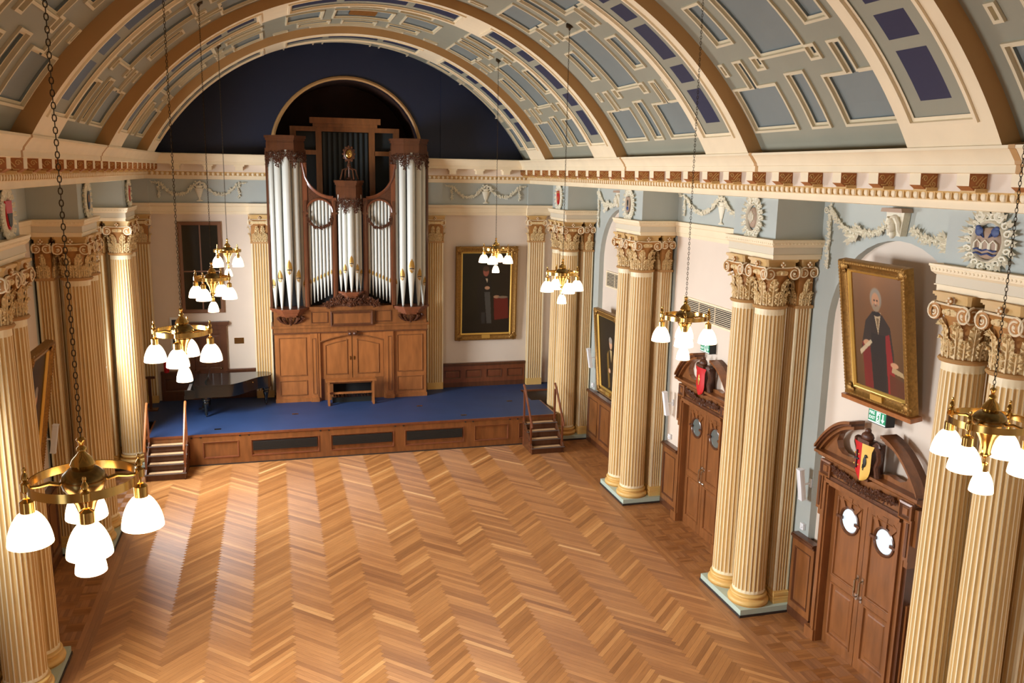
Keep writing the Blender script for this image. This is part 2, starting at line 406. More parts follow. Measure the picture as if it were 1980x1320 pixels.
# ------------------------------------------------------------------ cornice
def scroll(cx,cy,r,turns,n,sg=1,a0=0):
    return [(cx+r*(1-.85*i/n)*math.cos(a0+sg*2*PI*turns*i/n),cy+r*(1-.85*i/n)*math.sin(a0+sg*2*PI*turns*i/n)) for i in range(n+1)]
def cornice(name,L0,L1,T,endbl=True,step=.81,back=False):
    # T maps (along, out, z) to the world; out = distance into the hall from the frieze plane
    m=MB()
    prof=[(-1.15,7.79),(0,7.79),(.02,7.80),(.02,7.9),(.05,7.91),(.06,7.94),(.13,8.02),(.13,8.235),(.40,8.235),(.42,8.245),(.42,8.33),(.44,8.34),(.45,8.38),(.51,8.46),(.54,8.5),(.56,8.51),(.56,8.545),(-.3,8.58)]
    mats=[0,0,0,0,2,2,3,0,0,0,0,0,0,0,0,0,0]
    b=len(m.v); n=len(prof)
    vs=[(L0,a,z) for a,z in prof]+[(L1,a,z) for a,z in prof]
    m.mesh(vs,[(i,i+1,n+i+1,n+i) for i in range(n-1)],mats)
    x=L0+.08
    while x<L1-.05:                                    # eggs and darts
        m.ball((x,.09,7.965),.05,8,6,0,(1,.75,1.15)); m.box(x+.064,x+.080,.06,.12,7.92,8.01,4); x+=.144
    k=int((L1-L0)/step); off=(L1-L0-k*step)/2
    for i in range(k+1):
        c=L0+off+i*step
        if not back:
            m.mesh([(c-.1,.13,8.02),(c+.1,.13,8.02),(c-.1,.13,8.235),(c+.1,.13,8.235),(c-.1,.385,8.09),(c+.1,.385,8.09),(c-.1,.39,8.235),(c+.1,.39,8.235),(c-.1,.3,8.035),(c+.1,.3,8.035)],
             [(0,8,4,6,2),(1,3,7,5,9),(4,5,7,6),(0,1,9,8),(8,9,5,4)],[1,1,0,1,1])
            for s_ in (-1,1):
                for (u,v,r,sg) in ((.32,8.17,.045,1),(.19,8.1,.045,-1)):
                    pts=scroll(u,v,r,1.3,9,sg); m.tube([(c+s_*.103,p,q) for p,q in pts],.008,4,4)
                m.tube([(c+s_*.103,.15,8.2),(c+s_*.103,.2,8.16),(c+s_*.103,.26,8.08),(c+s_*.103,.33,8.08)],.009,4,4); m.tube([(c+s_*.103,.2,8.21),(c+s_*.103,.25,8.16),(c+s_*.103,.29,8.11)],.008,4,4)
            m.box(c-.12,c+.12,.05,.3,8.015,8.06,4)
        else:
            m.box(c-.11,c+.11,.13,.39,8.07,8.235,0); m.box(c-.15,c+.15,.12,.40,8.19,8.235,0)
    m.v=[tuple(T(*p)) for p in m.v]
    return m.build(name,[cream,brownp,ochre,pink,ochre],kind='structure',smooth=35)
cornice('trim_3',Y0,YB-.1,lambda l,o,z:(6.0-o,l,z))
cornice('trim_4',Y0,YB-.1,lambda l,o,z:(-6.0+o,l,z))
cornice('trim_5',2.36,6.0,lambda l,o,z:(l,28.15-o if o>-.5 else 28.3,z),step=.9,back=True)
cornice('trim_6',-6.0,-2.36,lambda l,o,z:(l,28.15-o if o>-.5 else 28.3,z),step=.9,back=True)
# painted joint bands where the cornice breaks over each pier
for s in (-1,1):
    for y in (PB-.78,PC-.78,PD-.78):
        m=MB(); pr=[(.404,8.232),(.424,8.243),(.424,8.33),(.444,8.338),(.454,8.378),(.514,8.458),(.544,8.498),(.564,8.508),(.564,8.55),(.3,8.585)]
        pr=pr+[(a-.02,b) for a,b in pr[::-1]]
        m.prism([(s*(6.0-a),b) for a,b in pr],'y',y-.045,y+.045); m.build('trim_7',tan,kind='structure',smooth=0)
# ------------------------------------------------------------------ vault
RC,ZC=6.54,5.43
def vp(R,zc,th,y):
    t=math.radians(th); return (R*math.sin(t),y,zc+R*math.cos(t))
def cells(m,ys,ths,cls,R,zc,lev,mats):
    nt=len(ths)-1; ny=len(ys)-1
    C=[[cls((ys[j]+ys[j+1])/2,(ths[i]+ths[i+1])/2) for i in range(nt)] for j in range(ny)]
    for j in range(ny):
        for i in range(nt):
            c=C[j][i]; r=R+lev[c]; y0,y1,t0,t1=ys[j],ys[j+1],ths[i],ths[i+1]
            m.poly([vp(r,zc,t0,y0),vp(r,zc,t0,y1),vp(r,zc,t1,y1),vp(r,zc,t1,y0)],mats[c])
            if i+1<nt and C[j][i+1]!=c and lev[C[j][i+1]]!=lev[c]:
                d=C[j][i+1]; q=R+lev[d]; m.poly([vp(r,zc,t1,y0),vp(q,zc,t1,y0),vp(q,zc,t1,y1),vp(r,zc,t1,y1)],mats[max(c,d)] if min(c,d)>0 else mats[1])
            if j+1<ny and C[j+1][i]!=c and lev[C[j+1][i]]!=lev[c]:
                d=C[j+1][i]; q=R+lev[d]; m.poly([vp(r,zc,t0,y1),vp(q,zc,t0,y1),vp(q,zc,t1,y1),vp(r,zc,t1,y1)],mats[max(c,d)] if min(c,d)>0 else mats[1])
def linset(vals,lo,hi,maxstep):
    v=sorted(set(round(x,4) for x in vals if lo<=x<=hi)|{lo,hi}); out=[]
    for a,b in zip(v,v[1:]):
        if b-a<1e-3: continue
        k=max(1,math.ceil((b-a)/maxstep)); out+= [a+(b-a)*i/k for i in range(k)]
    return out+[hi]
def coffers():
    base=[(-.62,.62,40,47.1),(.56,.82,46.3,48.6),(.92,1.45,40,43.8),(1.66,1.80,46.4,48.6),(1.08,1.36,46.4,50.8),(.57,1.85,50.7,58.1),(-.24,.24,49.6,58.1)]
    R_=[]
    for a,b,c,d in base:
        ys=[(a,b)] if a<0 else [(a,b),(-b,-a)]
        for y0,y1 in ys:
            hi=[(c,d)]+[(80-d,80-c)]
            if c==40: hi=[(80-d,d)]
            for t0,t1 in hi: R_+=[(y0,y1,t0,t1),(y0,y1,-t1,-t0)]
    R_+=[(-.62,.62,-6.5,6.5),(-.62,.62,8.6,16.8),(-.62,.62,-16.8,-8.6)]
    for s in(-1,1): R_+=[tuple(sorted((s*.92,s*1.5)))+(-4.0,4.0)]+[tuple(sorted((s*.92,s*1.5)))+q for q in((6.5,14),(-14,-6.5))]+[tuple(sorted((s*1.64,s*1.84)))+q for q in((16,19.5),(-19.5,-16),(-11,11))]
    def inside(y,t): return any(a<y<b and c<t<d for a,b,c,d in R_)
    e=.08; et=e/.1141
    def er(y,t,k): 
        for dy in(-1,0,1):
            for dt in(-1,0,1):
                if not inside(y+dy*e*k,t+dt*et*k): return False
        return True
    def cls(y,t):
        if not inside(y,t): return 0
        if not er(y,t,.5): return 1
        if not er(y,t,1): return 2
        return 3
    YV=[];TV=[]
    for a,b,c,d in R_:
        for q,s in((a,1),(b,-1)): YV+= [q,q+s*e/2,q+s*e]
        for q,s in((c,1),(d,-1)): TV+= [q,q+s*et/2,q+s*et]
    m=MB()
    for yc,y0,y1 in ((22.8,20.7,24.95),(17.06,14.8,19.3),(11.43,9.4,13.4),(5.9,3.8,8.1),(0.3,-6,3.85),(28.4,26.3,28.16)):
        ys=linset([yc+v for v in YV],y0,y1,3); ths=linset(TV,-64,64,2.2)
        cells(m,ys,ths,lambda y,t:cls(y-yc,t),RC,ZC,{0:0,1:-.035,2:.015,3:.05},[0,1,1,2])
    for y0,y1 in ((24.95,26.3),(19.3,20.7),(13.4,14.8),(8.1,9.4)):      # behind the ribs
        for i in range(32): m.poly([vp(RC,ZC,-64+4*i,y0),vp(RC,ZC,-64+4*i,y1),vp(RC,ZC,-60+4*i,y1),vp(RC,ZC,-60+4*i,y0)])
    o=m.build('ceiling',[cgrey,mat('ceiling_cream',(214,200,168),.55,noise=.05,nscale=2),cblue],kind='structure',smooth=0)
    g=MB(); 
    for yc in (22.8,17.06,11.43):
        g=MB(); g.v=[]; 
        for i in range(4):
            t0=-3+1.5*i; g.poly([vp(RC+.04,ZC,t0,yc-.35),vp(RC+.04,ZC,t0,yc+.35),vp(RC+.04,ZC,t0+1.5,yc+.35),vp(RC+.04,ZC,t0+1.5,yc-.35)],0)
        for i in range(9): 
            yy=yc-.32+i*.08
            g.box(-.33,.33,yy-.012,yy+.012,ZC+RC+.005,ZC+RC+.035,1)
        g.build('trim_8',[black,ochred],kind='structure',smooth=0)
coffers()
def rib(yc,kindn):
    R,zc=6.24,5.535; hw=.75
    pan=[(-22.4+0,22.4)]
    P=[(-.55,.55,23.0,58.4),(-.55,.55,-58.4,-23.0),(-.55,.55,-17.6,17.6)]
    B=[]
    for c,d in ((49.3,55.6),(44.6,47.9),(36.1,43.1),(31.3,34.6),(24.3,30.0)): B+= [(-.25,.25,c,d),(-.25,.25,-d,-c)]
    B+=[(-.25,.25,-6.2,6.2),(-.25,.25,7.7,16.6),(-.25,.25,-16.6,-7.7)]
    e=.14; et=e/.109
    def ins(L,y,t): return any(a<y<b and c<t<d for a,b,c,d in L)
    def cls(y,t):
        if ins(B,y,t): return 4
        if not ins(P,y,t): return 0
        f=lambda k: all(ins(P,y+dy*e*k,t+dt*et*k) for dy in(-1,0,1) for dt in (-1,0,1))
        if not f(.35): return 1
        if not f(.7): return 2
        return 3
    YV=[];TV=[]
    for L in (P,B):
        for a,b,c,d in L:
            for k in (0,.35,.7):
                YV+=[a+e*k,b-e*k]; TV+=[c+et*k,d-et*k]
    m=MB(); ys=linset(YV,-hw,hw,3); ths=linset(TV,-64,64,2.2)
    cells(m,ys,ths,cls,R,zc,{0:0,1:-.03,2:.012,3:.03,4:.03},[0,0,0,1,2])
    for s in (-1,1):
        for i in range(64):
            t0,t1=-64+2*i,-62+2*i
            m.poly([vp(R,zc,t0,s*hw),vp(R,zc,t1,s*hw),vp(R,zc,t1,s*(hw-.02)),vp(R,zc,t0,s*(hw-.02))],0)
            m.poly([vp(R,zc,t0,s*hw),vp(R,zc,t1,s*hw),vp(6.62,zc,t1,s*hw),vp(6.62,zc,t0,s*hw)],3)
    m.xf(0,lambda v:(v.x,v.y+yc,v.z))
    m.build('trim_9',[cream,cgrey,navyd,tan],kind='structure',smooth=0)
for y in (8.75,14.12,20.0,25.6): rib(y,0)
rib(3.2,0)
# ------------------------------------------------------------------ columns
def petal(m,c,u,v,n,L,w,mi=0,h=.35):
    # small raised pointed leaf: root c, direction u, side v, normal n
    q=c+u*L; mid=c+u*L*.5
    m.mesh([c,mid+v*w,q,mid-v*w,mid+n*w*h*2,c-n*.01],[(0,1,4),(1,2,4),(2,3,4),(3,0,4),(0,3,2,1)],mi)
def leaf(m,base,out,tan_,h,w,mi=0,curl=.05,rib_mi=None):
    base,out,tan_=Vector(base),Vector(out),Vector(tan_); up=Vector((0,0,1))
    def ax(t): return base+up*(h*.9*t)+out*(.012+.03*t*t+(curl*1.4*max(0,t-.75)/.25 if t>.75 else 0)-(0))
    # body blade
    vs=[];fs=[]
    T=[0,.25,.5,.75,.92,1.0]
    for t in T:
        hw=w*(.55+.2*math.sin(t*PI))*(1 if t<.9 else .7); p=ax(t)-up*(.03*h if t==1 else 0)
        vs+=[p-tan_*hw-out*.012,p,p+tan_*hw-out*.012]
    for a in range(len(T)-1):
        for b in range(2): fs.append((a*3+b,a*3+b+1,a*3+b+4,a*3+b+3))
    m.mesh(vs,fs,mi)
    for t,L in ((.12,.8),(.32,1.0),(.52,1.0),(.70,.85)):
        for g in (-1,1):
            p=ax(t)+tan_*g*w*.18+out*.008; u=(tan_*g*.75+up*.66+out*.1).normalized(); v=(up*.75-tan_*g*.66).normalized()
            petal(m,p,u,v,out,w*1.0*L,w*.27,mi,.55)
    for g in (-.8,0,.8):
        p=ax(.86)+tan_*g*w*.4; u=(out*.8-up*.25+tan_*g*.4).normalized(); petal(m,p,u,tan_,up,curl*1.5,w*.3,mi,.5)
    m.tube([ax(t)+out*.014 for t in (0,.4,.8,.95)],[.012,.010,.008,.006],5,rib_mi if rib_mi is not None else mi)
def volute(m,c,ax,sg,r,thick,mi0,mi1,out):
    # flat spiral disc in the plane spanned by ax (horizontal) and z, facing out
    c=Vector(c); ax=Vector(ax); out=Vector(out); up=Vector((0,0,1))
    n=16; vs=[c+ax*(r*.93*math.cos(2*PI*i/n))+up*(r*.93*math.sin(2*PI*i/n))+out*thick*.6 for i in range(n)]+[c+ax*(r*.93*math.cos(2*PI*i/n))+up*(r*.93*math.sin(2*PI*i/n))-out*thick for i in range(n)]
    m.mesh(vs,[tuple(range(n))]+[(i,(i+1)%n,n+(i+1)%n,n+i) for i in range(n)],mi0)
    N=26; path=[]; rr=[]
    for i in range(N+1):
        a=PI/2+sg*2*PI*1.9*i/N; q=r*(1-.78*i/N); path.append(c+ax*(q*math.cos(a))+up*(q*math.sin(a))+out*thick*.6); rr.append(.016-.006*i/N)
    m.tube(path,rr,5,mi1)
    m.ball(c+out*thick*.6,r*.2,8,4,mi1)
def capital_parts(round_=True,hx=.25,hy=.25):
    h=.86-.0; leaves=MB(); vol=MB(); ab=MB()
    if round_:
        leaves.lathe((0,0,0),[(.262,-.06),(.295,-.052),(.315,-.025),(.30,.0),(.25,.008)],24,2)
        leaves.lathe((0,0,0),[(.245,.0),(.24,.3),(.262,.46),(.30,.56)],24,1)
        for row,(n,h_,w_,off,cu) in enumerate(((8,.31,.085,0,.035),(8,.57,.095,PI/8,.055))):
            for i in range(n):
                a=off+2*PI*i/n; r=.235+.005*row; o=(math.cos(a),math.sin(a),0); leaf(leaves,(r*o[0],r*o[1],0),o,(-o[1],o[0],0),h_,w_,0,cu)
        leaves.lathe((0,0,0),[(.27,.54),(.3,.55),(.33,.6),(.31,.64)],24,0)
        for i in range(20):
            a=2*PI*i/20; leaves.ball((.315*math.cos(a),.315*math.sin(a),.595),.033,6,4,0,(1,1,1.2))
        E=.335
    else:
        leaves.box(-hx-.02,hx+.02,-hy-.02,hy+.02,-.05,0.005,2); leaves.box(-hx+.01,hx-.01,-hy+.01,hy-.01,0,.6,1)
        for (sx,sy,L) in ((1,0,hy),(-1,0,hy),(0,1,hx),(0,-1,hx)):
            D=hx if sx else hy; k=3 if L>.2 else 2
            for i in range(k):
                u=(-1+2*(i+.5)/k)*L*.95; b=(sx*(D-.01)+(0 if sx else u),sy*(D-.01)+(u if sx else 0),0)
                leaf(leaves,b,(sx,sy,0),(-sy,sx,0),.31,L/k*.9,0,.008 if sx and hx<.2 or hy<.2 and sy>0 else .035)
            for i in range(k-1):
                u=(-1+2*(i+1)/k)*L*.95; b=(sx*(D-.01)+(0 if sx else u),sy*(D-.01)+(u if sx else 0),0)
                leaf(leaves,b,(sx,sy,0),(-sy,sx,0),.57,L/k*.95,0,.01 if sx and hx<.2 or hy<.2 and sy>0 else .05)
        leaves.box(-hx-.03,hx+.03,-hy-.03,hy+.03,.56,.64,0)
        E=None
    EX=(.335 if round_ else hx+(.02 if hx<.2 else .06)); EY=(.335 if round_ else hy+(.02 if hy<.2 else .07))
    # volutes on the four faces, two per face, joined by the canalis band
    for (sx,sy) in ((1,0),(-1,0),(0,1),(0,-1)):
        out=Vector((sx,sy,0)); ax=Vector((-sy,sx,0)); D=EX if sx else EY; L=EY if sx else EX
        for g in(-1,1):
            c=out*(D-.03)+ax*(g*(L-(.09 if round_ else .075))); volute(vol,(c.x,c.y,.585 if round_ else .6),ax,-g,.118 if round_ else .098,.035,1,0,out)
        p=[out*(D-.02-.03*(1-abs(k)/4))+ax*(k/4*(L-.09))+Vector((0,0,.695-.012*(1-abs(k)/4))) for k in range(-4,5)]
        vol.tube(p,.014,5,0)
        q=[v-out*.03-Vector((0,0,.045)) for v in p]
        vol.tube(q,[.045]*9,6,1)
        c=out*(D-.02); vol.ball((c.x,c.y,.745),.036,8,5,1,(1,1,1.5))
        for k in range(4): vol.ball((c.x+ax.x*.03*math.cos(k*PI/2)+sx*.02,c.y+ax.y*.03*math.cos(k*PI/2)+sy*.02,.745+.035*math.sin(k*PI/2)),.02,6,4,0)
        ne=3 if L>.3 else 2
        for k in range(ne): 
            c2=out*(D-.055)+ax*((k-(ne-1)/2)*.085); vol.ball((c2.x,c2.y,.60),.036,7,5,0,(1,1,1.15))
    # abacus, concave sides for the round one
    def abp(g,conc):
        pts=[]
        for (sx,sy) in ((1,-1),(1,1),(-1,1),(-1,-1)):
            pts.append((sx*(EX+g),sy*(EY+g)))
        out=[]
        for i in range(4):
            a,b=Vector(pts[i]),Vector(pts[(i+1)%4])
            nrm=Vector((-(b-a).y,(b-a).x)).normalized()
            for k in range(6):
                t=(k+.4)/5.8; p=a.lerp(b,t)+nrm*conc*math.sin(PI*t); out.append((p.x,p.y))
        return out
    cc=.05 if round_ else .02
    for z0,z1,g in ((.70,.78,-.03),(.78,.80,-.01),(.80,.838,.01)): ab.prism(abp(g,cc),'z',z0,z1,0)
    return leaves,vol,ab
def shaft_mesh(r0,r1,H,nf=24):
    m=MB(); Z=[0,.03,.055,.09]+[.09+(H-.24)*i/6 for i in range(1,6)]+[H-.15,H-.12,H-.095,H]
    D=[0,0,.6,1]+[1]*5+[1,.6,0,0]; n=nf*6; fil=.24
    for z,d in zip(Z,D):
        t=z/H; r=r0+(r1-r0)*t**1.25
        for i in range(nf):
            w=2*PI/nf; a0=w*i
            for k,(u,dp) in enumerate(((0,0),(fil,0),(fil+.01,0.0),(fil+(1-fil)*.25,.72),(fil+(1-fil)*.5,1),(fil+(1-fil)*.75,.72))):
                rr=r-d*dp*r*w*.26; a=a0+w*u; m.v.append((rr*math.cos(a),rr*math.sin(a),z))
    for j in range(len(Z)-1):
        for i in range(n):
            i2=(i+1)%n; m.f.append((j*n+i,j*n+i2,(j+1)*n+i2,(j+1)*n+i))
            fl=(i%6)>=2; m.m.append(1 if (fl and D[j]+D[j+1]>.9) else 0)
    return m
def base_mesh(r):
    m=MB(); pr=[(r*1.26,0)]
    def torus(rc,zc,rr,n=6): return [(rc+rr*math.cos(-PI/2+PI*i/n),zc+rr*math.sin(-PI/2+PI*i/n)) for i in range(n+1)]
    pr+=torus(r*1.12,.055,.052)+[(r*1.08,.112),(r*1.05,.118)]+[(r*1.04,.135),(r*1.06,.15)]+torus(r*1.06,.18,.03)+[(r*1.03,.212),(r*1.0,.22),(r*1.0,.235)]
    m.lathe((0,0,0),pr,32); return m
Zp=.15
def make_column():
    t=thing('fluted_column','', 'column')
    base_mesh(.30).build('base',buff,t); 
    s=shaft_mesh(.308,.258,5.9-Zp-.235-.05); s.build('shaft',[creamc,ochre],t,smooth=25,merge=False,loc=(0,0,.235))
    l,v,a=capital_parts(True)
    c=l.build('capital',[leafp,ochred,tan],t,loc=(0,0,5.9-Zp)); v.build('volute_band',[cream,ochred],c); a.build('abacus',ochre,c)
    return t
col0=make_column(); cu=[True]
XC=6.27
def pil_shaft(hx,hy,H):
    m=MB(); pts=[];mm=[]
    def face(p0,p1,k):
        p0,p1=Vector(p0),Vector(p1); L=(p1-p0).length; d=(p1-p0)/L; nrm=Vector((-d.y,d.x)); mar=.035; w=(L-2*mar)/k
        pts.append(tuple(p0)); mm.append(0)
        for i in range(k):
            a=mar+w*i+w*.13; b=mar+w*(i+1)-w*.13
            for q,dp in ((a,0),(a+(b-a)*.2,.6),(a+(b-a)*.5,1),(a+(b-a)*.8,.6),(b,0)):
                p=p0+d*q+nrm*(dp*.026); pts.append(tuple(p)); mm.append(1 if q<b-1e-6 else 0)
    face((-hx,-hy),(hx,-hy),max(2,round(hx*2/.085))); face((hx,-hy),(hx,hy),max(2,round(hy*2/.085)))
    face((hx,hy),(-hx,hy),max(2,round(hx*2/.085))); face((-hx,hy),(-hx,-hy),max(2,round(hy*2/.085)))
    m.prism(pts,'z',0,H,mm); return m
def make_pilaster(hx,hy,zb,ztop=5.9):
    t=thing('fluted_pilaster','','pilaster')
    m=MB()
    for z0,z1,g in (((0,.06,.055),(.06,.11,.045),(.11,.15,.02),(.15,.2,.035),(.2,.235,.01)) if zb<.5 else ((0,.235,.004),)): m.box(-hx-g*.5,hx+g*.5,-hy-g,hy+g,z0,z1)
    m.build('base',buff,t,smooth=0)
    pil_shaft(hx,hy,ztop-zb-.235-.05).build('shaft',[creamc,ochre],t,smooth=25,loc=(0,0,.235))
    l,v,a=capital_parts(False,hx,hy)
    c=l.build('capital',[leafp,ochred,tan],t,loc=(0,0,ztop-zb)); v.build('volute_band',[cream,ochred],c); a.build('abacus',ochre,c)
    return t
pil0=make_pilaster(.15,.25,Zp); pu=[True]
piers=[('right','by the stage',1,PA),('right','second from the stage',1,PB),('right','third from the stage',1,PC),('right','nearest the viewer',1,PD),
       ('left','beside the stage steps',-1,PA),('left','second from the stage',-1,PB),('left','nearest the viewer',-1,PC)]
def shield_content(m,k):
    # painted charge inside the oval, local xz plane facing -y
    def ov(cx,cz,rx,rz,mi,y=-.075): m.ball((cx,y,cz),1,10,5,mi,(rx,.012,rz))
    if k==3:      # two blue lions over a three-arched bridge and waves
        m.ball((0,-.03,-.02),1,16,6,2,(.15,.05,.2))
        for s in(-1,1):
            ov(s*.085,.12,.045,.06,4); ov(s*.1,.165,.03,.03,4); m.tube([(s*.06,-.08,.08),(s*.03,-.08,.05),(s*.05,-.08,.1)],.012,4,4)
        for q in(-.085,0,.085): m.tube([(q-.035,-.08,-.09),(q-.035,-.08,-.02),(q,-.085,.02),(q+.035,-.08,-.02),(q+.035,-.08,-.09)],.01,5,0)
        for z in (-.1,-.15): m.tube([(-.12+.03*i,-.078,z+.012*math.sin(i*1.6)) for i in range(9)],.011,5,4)
    elif k in (0,4):   # red tapering shield
        m.prism([(-.11,.2),(.11,.2),(.1,.02),(.05,-.16),(0,-.2),(-.05,-.16),(-.1,.02)],'y',-.08,-.03,1)
        ov(0,.16,.08,.03,5); ov(0,-.02,.03,.08,5)
    elif k in (6,):
        m.prism([(-.13,.2),(.13,.2),(.12,.02),(.06,-.16),(0,-.21),(-.06,-.16),(-.12,.02)],'y',-.08,-.03,1); m.prism([(-.1,.02),(.1,.02),(.05,-.15),(0,-.18),(-.05,-.15)],'y',-.09,-.08,6)
    elif k==2:
        m.ball((0,-.03,0),1,16,6,2,(.12,.05,.19))
        for q in (-.06,-.03,0,.03,.06): m.box(q-.007,q+.007,-.088,-.06,-.1+abs(q),.12-abs(q),0)
    else:
        m.prism([(-.1,.19),(.1,.19),(.1,0),(.05,-.17),(-.05,-.17),(-.1,0)],'y',-.08,-.03,6 if k==5 else 2); ov(0,.05,.05,.09,3 if k==5 else 6); ov(0,-.08,.06,.05,4,-.08)
def cartouche(k,loc,rot,label):
    t=thing('plaster_cartouche',label,'plaster shield',loc,rot,'shield cartouches on the frieze blocks')
    m=MB(); rnd=random.Random(k)
    m.ring([(.165*math.cos(a*PI/10),.235*math.sin(a*PI/10)) for a in range(20)],[(-.03,0),(-.01,.06),(.0,.07),(.015,.05),(.02,.02)],fz(),0,None)
    for i in range(18):
        a=2*PI*i/18; r=1.0+.08*rnd.random(); cx,cz=.205*r*math.cos(a),.275*r*math.sin(a)
        pts=scroll(cx,cz,.042+.012*rnd.random(),1.1,8,1 if math.cos(a)>0 else -1,a); m.tube([(p,-.035-.01*rnd.random(),q) for p,q in pts],[.02-.0012*j for j in range(9)],5,0)
        m.ball((cx*1.1,-.02,cz*1.08),.03,6,4,0,(1.1,.7,1.1))
        for da in (-.25,.25):
            u=Vector((math.cos(a+da),-.3,math.sin(a+da))).normalized(); petal(m,Vector((cx,-.03,cz)),u,Vector((-u.z,0,u.x)),Vector((0,-1,0)),.12,.026,0,.7)
    for s in(-1,1): m.tube([(p,-.05,q) for p,q in scroll(s*.11,.29,.06,1.2,10,s,PI/2)],.022,6,0)
    wd=1.45 if k==3 else 1.2
    m.xf(0,lambda v:(v.x*wd,v.y*1.1,v.z*1.04)); m.build('scroll_surround',plaster,t)
    c=MB(); shield_content(c,k); c.xf(0,lambda v:(v.x*wd,v.y,v.z))
    names=[plaster,redp,stone,ochred,bluep,goldl,blk]
    c.build('painted_shield',names,t)
    return t
cart_lab=['plaster cartouche with red shield, above the right column pair by the stage',
 'plaster cartouche with dark grey shield, above the second right column pair from the stage',
 'plaster cartouche with a striped brown oval, above the third right column pair from the stage',
 'large plaster cartouche with blue lions over a three-arched bridge, at the far right',
 'plaster cartouche with narrow red shield, above the left column pair beside the stage steps',
 'plaster cartouche with a dark shield, above the second left column pair from the stage',
 'plaster cartouche with a red and black shield, at the far left edge']
for k,(side,desc,s,yp) in enumerate(piers):
    t=thing('column_plinth','pale green stepped plinth under the %s column pair %s'%(side,desc),'plinth',(0,0,0),(0,0,0),'plinths under the column pairs')
    m=MB(); m.box(*sorted((s*5.89,s*7.0)),yp-.79,yp+.79,.045,Zp); m.build('slab',green,t,smooth=0)
    m=MB(); m.box(*sorted((s*5.875,s*7.0)),yp-.805,yp+.805,0,.045); m.build('skirting',plinthd,t,smooth=0)
    for dy,w in ((-.4,'near'),(.4,'far')):
        c=col0 if cu[0] else copy_tree(col0); cu[0]=False
        place(c,(s*XC,yp+dy,Zp),(0,0,0),'cream and ochre fluted column, %s one of the %s pair %s'%(w,side,desc),'free-standing fluted columns')
        p=pil0 if pu[0] else copy_tree(pil0); pu[0]=False
        place(p,(s*6.815,yp+dy,Zp),(0,0,0),'ochre fluted pilaster behind the %s column of the %s pair %s'%(w,side,desc),'pilasters behind the columns')
    # entablature block over the pair
    m=MB()
    pr=[(6.03,6.74),(6.03,6.81),(6.01,6.82),(6.0,6.94),(5.965,6.97),(5.95,7.06),(5.95,7.085),(6.08,7.085)]
    for (g,z0,z1,mi) in ((0,6.74,6.81,0),(.025,6.81,6.825,0),(.012,6.825,6.95,2)): m.box(*sorted((s*(6.04-g),s*7.0)),yp-.76-g,yp+.76+g,z0,z1,mi)
    loops=[(.02,6.95),(.06,6.985),(.075,7.05),(.085,7.055),(.085,7.085)]
    n=4
    def L(g,z): return [(s*(6.04-g),yp-.76-g,z),(s*7.0,yp-.76-g,z),(s*7.0,yp+.76+g,z),(s*(6.04-g),yp+.76+g,z)]
    for (g0,z0),(g1,z1) in zip(loops,loops[1:]):
        a,b=L(g0,z0),L(g1,z1)
        for i in (0,2,3): m.poly([a[i],a[(i+1)%4],b[(i+1)%4],b[i]],0)
    m.poly(L(.085,7.085),0)
    for i in range(26):                                # leaf course on the crown moulding
        yy=yp-.8+i*.064; m.ball((s*(6.04-.07),yy,7.02),.018,5,4,0,(.6,1.5,1.0))
    for i in range(14):
        xx=6.0+i*.07
        for q in(-1,1): m.ball((s*xx,yp+q*(.76+.07),7.02),.018,5,4,0,(1.5,.6,1.0))
    m.box(*sorted((s*6.08,s*7.02)),yp-.72,yp+.72,7.085,ZF,1)
    m.build('trim_10',[cream,blue,mat('fascia_grey_cream',(214,202,178),.6)],kind='structure',smooth=0)
    cartouche(k,(s*6.08,yp,7.43),ROT['R' if s>0 else 'L'],cart_lab[k])
# pilasters of the organ wall
pb=make_pilaster(.27,.11,.9)
pl=['ochre fluted wall pilaster at the outer left end of the organ wall','fluted wall pilaster just left of the organ, behind the piano','fluted wall pilaster just right of the organ','fluted wall pilaster right of the large dark portrait']
for i,x in enumerate((-6.25,-2.76,2.76,6.25)):
    place(pb if i==0 else copy_tree(pb),(x,28.15,.9),(0,0,0),pl[i],'flat pilasters on the organ wall')
# ------------------------------------------------------------------ relief swags
def foliage(m,c,r,rnd,mi=0,flat=1.0):
    N=Vector((0,-1,0))
    for _ in range(3):
        an=rnd.uniform(0,2*PI); u=Vector((math.cos(an),-.35*flat,math.sin(an))).normalized(); v=Vector((-math.sin(an),0,math.cos(an)))
        petal(m,c+Vector((0,-.01,0)),u,v,N,r*rnd.uniform(.9,1.5),r*rnd.uniform(.22,.36),mi,.6)
    m.ball(c+Vector((rnd.uniform(-.5,.5)*r,-.02,rnd.uniform(-.5,.5)*r)),r*rnd.uniform(.22,.34),6,4,mi)
def garland(m,pts,r,dens=16,rnd=random):
    r=r*1.3; P=[Vector(p) for p in pts]
    for a,b in zip(P,P[1:]):
        k=max(1,int((b-a).length*dens*2.2))
        for i in range(k):
            c=a.lerp(b,i/k)+Vector((rnd.uniform(-1,1),0,rnd.uniform(-1,1)))*r*.35
            foliage(m,c,r,rnd)
    m.tube([p+Vector((0,.005,0)) for p in P],r*.3,5,0)
def drop(x,z0,z1,n=6): return [(x+.012*math.sin(i*2),-.02,z0+(z1-z0)*i/n) for i in range(n+1)]
def sag(x0,z0,x1,z1,d,n=8): return [(x0+(x1-x0)*i/n,-.025,z0+(z1-z0)*i/n-d*4*(i/n)*(1-i/n)) for i in range(n+1)]
